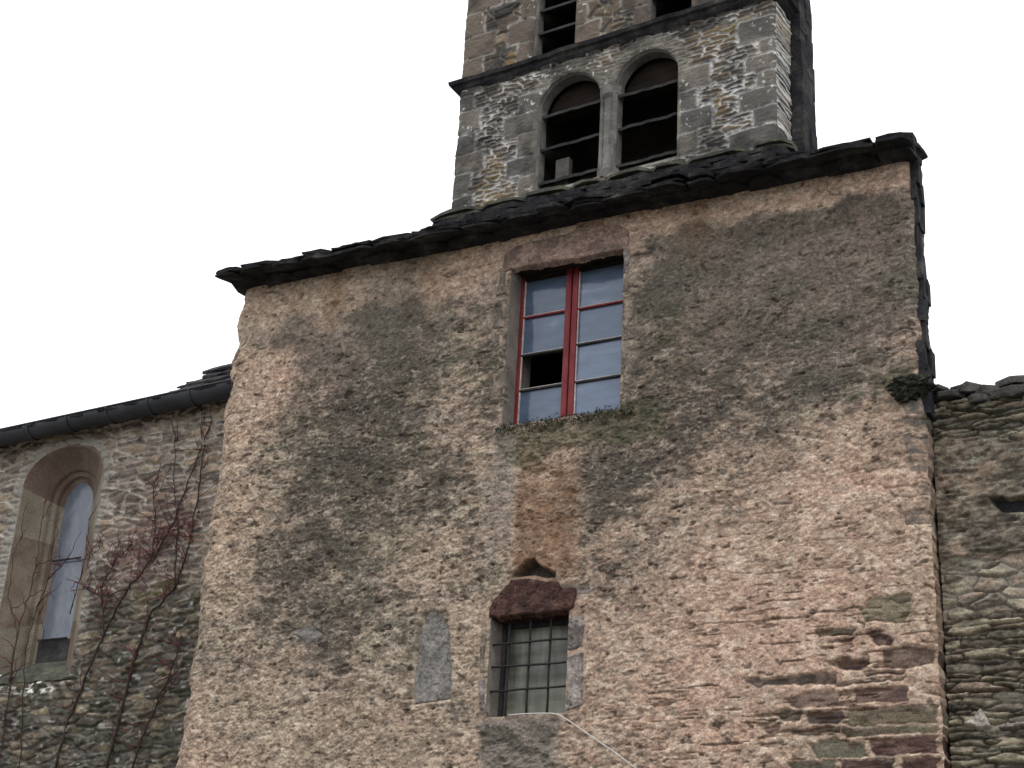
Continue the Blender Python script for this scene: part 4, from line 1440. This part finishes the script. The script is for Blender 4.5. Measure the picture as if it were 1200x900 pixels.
# ------------------------------------------------------------------ creepers on the nave
def vine(name, label, stems, seed, twig_n, red, foot):
    random.seed(seed)
    root = empty(name, foot, label, "vine", "bare creepers on the nave wall")
    allp = []
    for st, r0 in stems:
        pts = []
        for (a, b), (c_, d_) in zip(st[:-1], st[1:]):
            for q in range(6):
                t = q / 6
                p = pt(a + (c_ - a) * t, b + (d_ - b) * t, YN - .05)
                p.x += random.uniform(-.012, .012)
                p.z += random.uniform(-.01, .01)
                p.y += random.uniform(-.015, .01)
                pts.append(p)
        pts.append(pt(*st[-1], YN - .05))
        if st[0][1] >= 895:        # rooted in the ground
            p0 = pts[0]
            low_ = [Vector((p0.x + .1 * math.sin(z_ * 1.3) - .05 * z_, YN - .06, z_)) for z_ in np.linspace(0, p0.z - .15, 12)]
            low_[0].x = low_[1].x
            pts = low_ + pts
        n = len(pts)
        bm = bmesh.new()
        add_tube(bm, pts, [r0 * (1 - .65 * i / n) for i in range(n)], 6)
        bm_obj("stem", bm, M_stem, root, True)
        allp += [p for p in pts if p.z > pt(100, 890, YN).z]
    bm = bmesh.new()
    ends = []
    for i in range(twig_n):
        p = random.choice(allp).copy()
        a = random.gauss(math.pi * .55, .75)
        L = random.uniform(.12, .5)
        pts = [p]
        for k in range(6):
            a += random.gauss(0, .28)
            q = pts[-1] + Vector((math.cos(a), 0, math.sin(a))) * L / 6
            q.y = YN - .05 + random.uniform(-.02, .015)
            if q.x > XL + .3:
                break
            pts.append(q)
        if len(pts) > 2:
            add_tube(bm, pts, [.0065 * (1 - .6 * k / len(pts)) for k in range(len(pts))], 4)
            ends += pts[1:]
    bm_obj("twigs", bm, M_twig, root, True)
    if red:
        bm = bmesh.new()
        for (px, py, rx, ry, n) in red:
            for i in range(n):
                p = pt(random.gauss(px, rx), random.gauss(py, ry), YN - .05 + random.uniform(-.05, .02))
                if p.x > XL + .25:
                    continue
                r = random.uniform(.008, .020)
                a = random.uniform(0, 6.28)
                nn = [bm.verts.new(p + Vector((math.cos(a + q * 1.57) * r * (1.4 if q % 2 else .8), random.uniform(-.7, .7) * r, math.sin(a + q * 1.57) * r))) for q in range(4)]
                bm.faces.new(nn)
        lf = bm_obj("leaves", bm, M_leaf, root)
        lf["kind"] = "stuff"
    return root


vine("climbing_vine", "bare creeper with dark stems and maroon leaf remnants beside the rendered building",
     [([(66, 900), (78, 850), (98, 800), (122, 740), (150, 690), (178, 655), (205, 610), (222, 560), (246, 500)], .018),
      ([(125, 900), (143, 830), (158, 770), (176, 720), (205, 690), (222, 640), (234, 570), (240, 520)], .020),
      ([(155, 900), (172, 850), (196, 800), (212, 750)], .016), ([(205, 690), (208, 620), (204, 560), (206, 510)], .010),
      ([(178, 655), (182, 610), (178, 560)], .009), ([(150, 690), (120, 700), (98, 690)], .009), ([(122, 740), (118, 690), (140, 650), (165, 640)], .009)],
     3, 170, [(190, 628, 16, 8, 90), (210, 612, 12, 10, 60), (170, 660, 22, 22, 40), (200, 650, 20, 18, 40)], (-11.2, YN - .06, 0))
vine("climbing_vine", "thin bare creeper trailing over the brown stone splay of the lancet",
     [([(0, 900), (6, 850), (12, 800), (22, 740), (36, 690), (46, 640), (52, 590)], .010), ([(24, 900), (26, 840), (30, 760), (44, 710), (56, 680), (62, 640), (70, 600)], .009),
      ([(12, 800), (20, 740), (10, 700), (16, 650), (30, 620)], .007), ([(44, 710), (52, 740), (40, 780)], .006), ([(82, 720), (90, 690), (102, 650), (104, 610)], .007), ([(56, 680), (80, 655), (104, 655), (120, 640)], .007)],
     5, 45, None, (-13.3, YN - .06, 0))

# ------------------------------------------------------------------ yard wall on the right
YW = 0.28
wx0, wx1 = XR + .005, pt(1260, 700, YW).x + 2.2
ZW = pt(1130, 462, YW).z
yw = empty("stone_wall", ((wx0 + wx1) / 2, YW, 0), "mossy dry-stone yard wall of thin dark slabs right of the rendered building", "wall")


def yard_wall():
    xs = axis_vals(wx0, wx1, .0098)
    z_lo = pt(1100, 905, YW).z - .4
    zs = axis_vals(z_lo, ZW, .0095, (), tuple(np.linspace(0, z_lo - .1, 10)))
    X, Z = np.meshgrid(xs, zs)
    jx = X + .07 * (fbm(X, Z, 4, 6, 3, 1) - .5)
    jz = Z + .05 * (fbm(X, Z, 4, 6, 3, 4) - .5)
    d, ids, _ = voro(jx, jz, .25, .050, 2, 3.0, .85, .6)
    d2, ids2, _ = voro(jx, jz, .22, .095, 6, 2.0, .95, .7)
    fine = fbm(X, Z, 18, 36, 4, 5)
    z1, z2, z3 = pt(1140, 725, YW).z, pt(1140, 660, YW).z, pt(1140, 520, YW).z
    nz = .18 * (fbm(X, Z, 3, 3, 3, 2) - .5)
    lowm = sstep(z1 + .06, z1 - .03, Z + nz)
    midm = sstep(z2 + .08, z2 - .05, Z + nz) * (1 - lowm)
    topm = sstep(z3 - .04, z3 + .06, Z + nz)
    plm = 1 - np.clip(lowm + midm + topm, 0, 1)
    dd = np.where(midm > .5, d2, d)
    idd = np.where(midm > .5, ids2, ids)
    shp = sstep(.0, .014, dd) * (.8 + .2 * sstep(.0, .05, dd))
    H = .05 * shp * (.25 + 1.0 * idd[0]) + .030 * (fine - .5) + .012 * (fbm(X, Z, 45, 60, 2, 1) - .5)
    pal = np.stack([lin(114, 110, 97), lin(98, 96, 86), lin(130, 124, 110), lin(88, 83, 77), lin(110, 108, 99), lin(110, 100, 91)])
    C = pal[np.clip((idd[1] * 6).astype(int), 0, 5)] * (.6 + .6 * idd[2])[..., None] * (1 + 1.1 * (fine - .5) * 2)[..., None].clip(.4, 1.7)
    C = mixc(C, C * .62, topm)
    C = C * np.array([1.42, 1.36, 1.26])
    crack = sstep(.010, .0, dd)
    C = mixc(C, lin(44, 42, 36), .8 * crack * np.clip(lowm + topm, 0, 1))
    C = mixc(C, lin(138, 131, 120), sstep(.04, .010, dd + .05 * (fine - .5)) * midm)
    # patched old render in the middle
    pc = mixc(np.broadcast_to(lin(140, 124, 108), X.shape + (3,)), lin(104, 97, 86), sstep(.4, .6, fbm(X, Z, 4, 4, 4, 1)))
    pc = mixc(pc, lin(76, 72, 60), .5 * sstep(.5, .7, fbm(X, Z, 2.2, 2.2, 4, 6) + .2 * np.exp(-((X - wx0) / .25) ** 2)))
    pc = pc * (1 + 1.1 * (fbm(X, Z, 14, 24, 4, 2) - .5) * 2 + .5 * (fbm(X, Z, 44, 58, 2, 6) - .5) * 2)[..., None].clip(.35, 1.7)
    pc = mixc(pc, lin(60, 57, 50), .6 * sstep(.55, .68, fbm(X, Z, 9, 16, 4, 4)))
    show = plm * sstep(.30, .40, fbm(X, Z, 3, 7, 3, 7) + .06)
    C = mixc(C, pc, show)
    H = H * (1 - .85 * show) + show * (.04 + .05 * (fbm(X, Z, 7, 12, 4, 3) - .5) + .02 * (fine - .5))
    hole = pxpoly([(1160, 586), (1200, 582), (1206, 602), (1172, 604)], YW)
    inh = sstep(.01, -.03, poly_sdf(jx, jz, hole))
    H -= .14 * inh
    lo_ = sstep(.72, .78, fbm(X, Z, 16, 18, 3, 3))
    C = mixc(C, lin(150, 152, 138), .5 * lo_)
    H -= .05 * np.exp(-((ZW - Z) / .05) ** 2)
    P = np.stack([X, YW - H, Z], -1)
    sheet("wall_face", P, C, np.ones((len(zs) - 1, len(xs) - 1), bool), M_masonry, yw)


yard_wall()
random.seed(21)
# copings: thick flat slabs on the wall head, each a loose stone of the wall
for (a, b_, t, b) in ((1086, 1112, 451, 460), (1110, 1146, 449, 461), (1140, 1172, 452, 466), (1166, 1204, 443, 454), (1198, 1240, 441, 453), (1090, 1130, 460, 470), (1128, 1170, 463, 474), (1165, 1210, 455, 467)):
    p, q = pt(a, (t + b) / 2, YW), pt(b_, (t + b) / 2, YW)
    bm = bmesh.new()
    th = max(.03, (b - t) * .007)
    for_z = pt((a + b_) / 2, b, YW).z
    add_slab(bm, ((p.x + q.x) / 2, YW + .18, for_z), (q.x - p.x) * 1.05, .52, th, random.uniform(-.12, .12), random.uniform(-.03, .08), 10, .12)
    bevel_all(bm, .008, 1)
    bm_obj("coping_stone", bm, M_coping, yw)
box_obj("wall_core", wx0, wx1, YW + .03, YW + .45, 0, ZW - .02, M_slate, yw)
x = pt(1240, 447, YW).x
while x < wx1 - .2:
    w = random.uniform(.25, .45)
    bm = bmesh.new()
    add_slab(bm, (x + w / 2, YW + .18, ZW + random.uniform(-.02, .02)), w * 1.05, .52, random.uniform(.06, .11), random.uniform(-.12, .12), random.uniform(-.03, .08), 10, .12)
    bevel_all(bm, .008, 1)
    bm_obj("coping_stone", bm, M_coping, yw)
    x += w
# pale wedge stone and cobbles sticking out low in the wall
T_wedge = (lin(150, 144, 136), lin(172, 166, 156), lin(110, 104, 96), lin(186, 180, 170))
stone_face("wedge_stone", pxpoly([(1126, 852), (1148, 829), (1152, 829), (1166, 852), (1150, 859)], YW), -.10, T_wedge, yw, 30, .02, .05, YW)
stone_face("wedge_stone", pxpoly([(1166, 852), (1178, 843), (1212, 845), (1214, 859), (1172, 860)], YW), -.085, T_grey, yw, 33, .02, .05, YW)

for o in bpy.data.objects:
    if o.type == 'MESH':
        o.data.update()
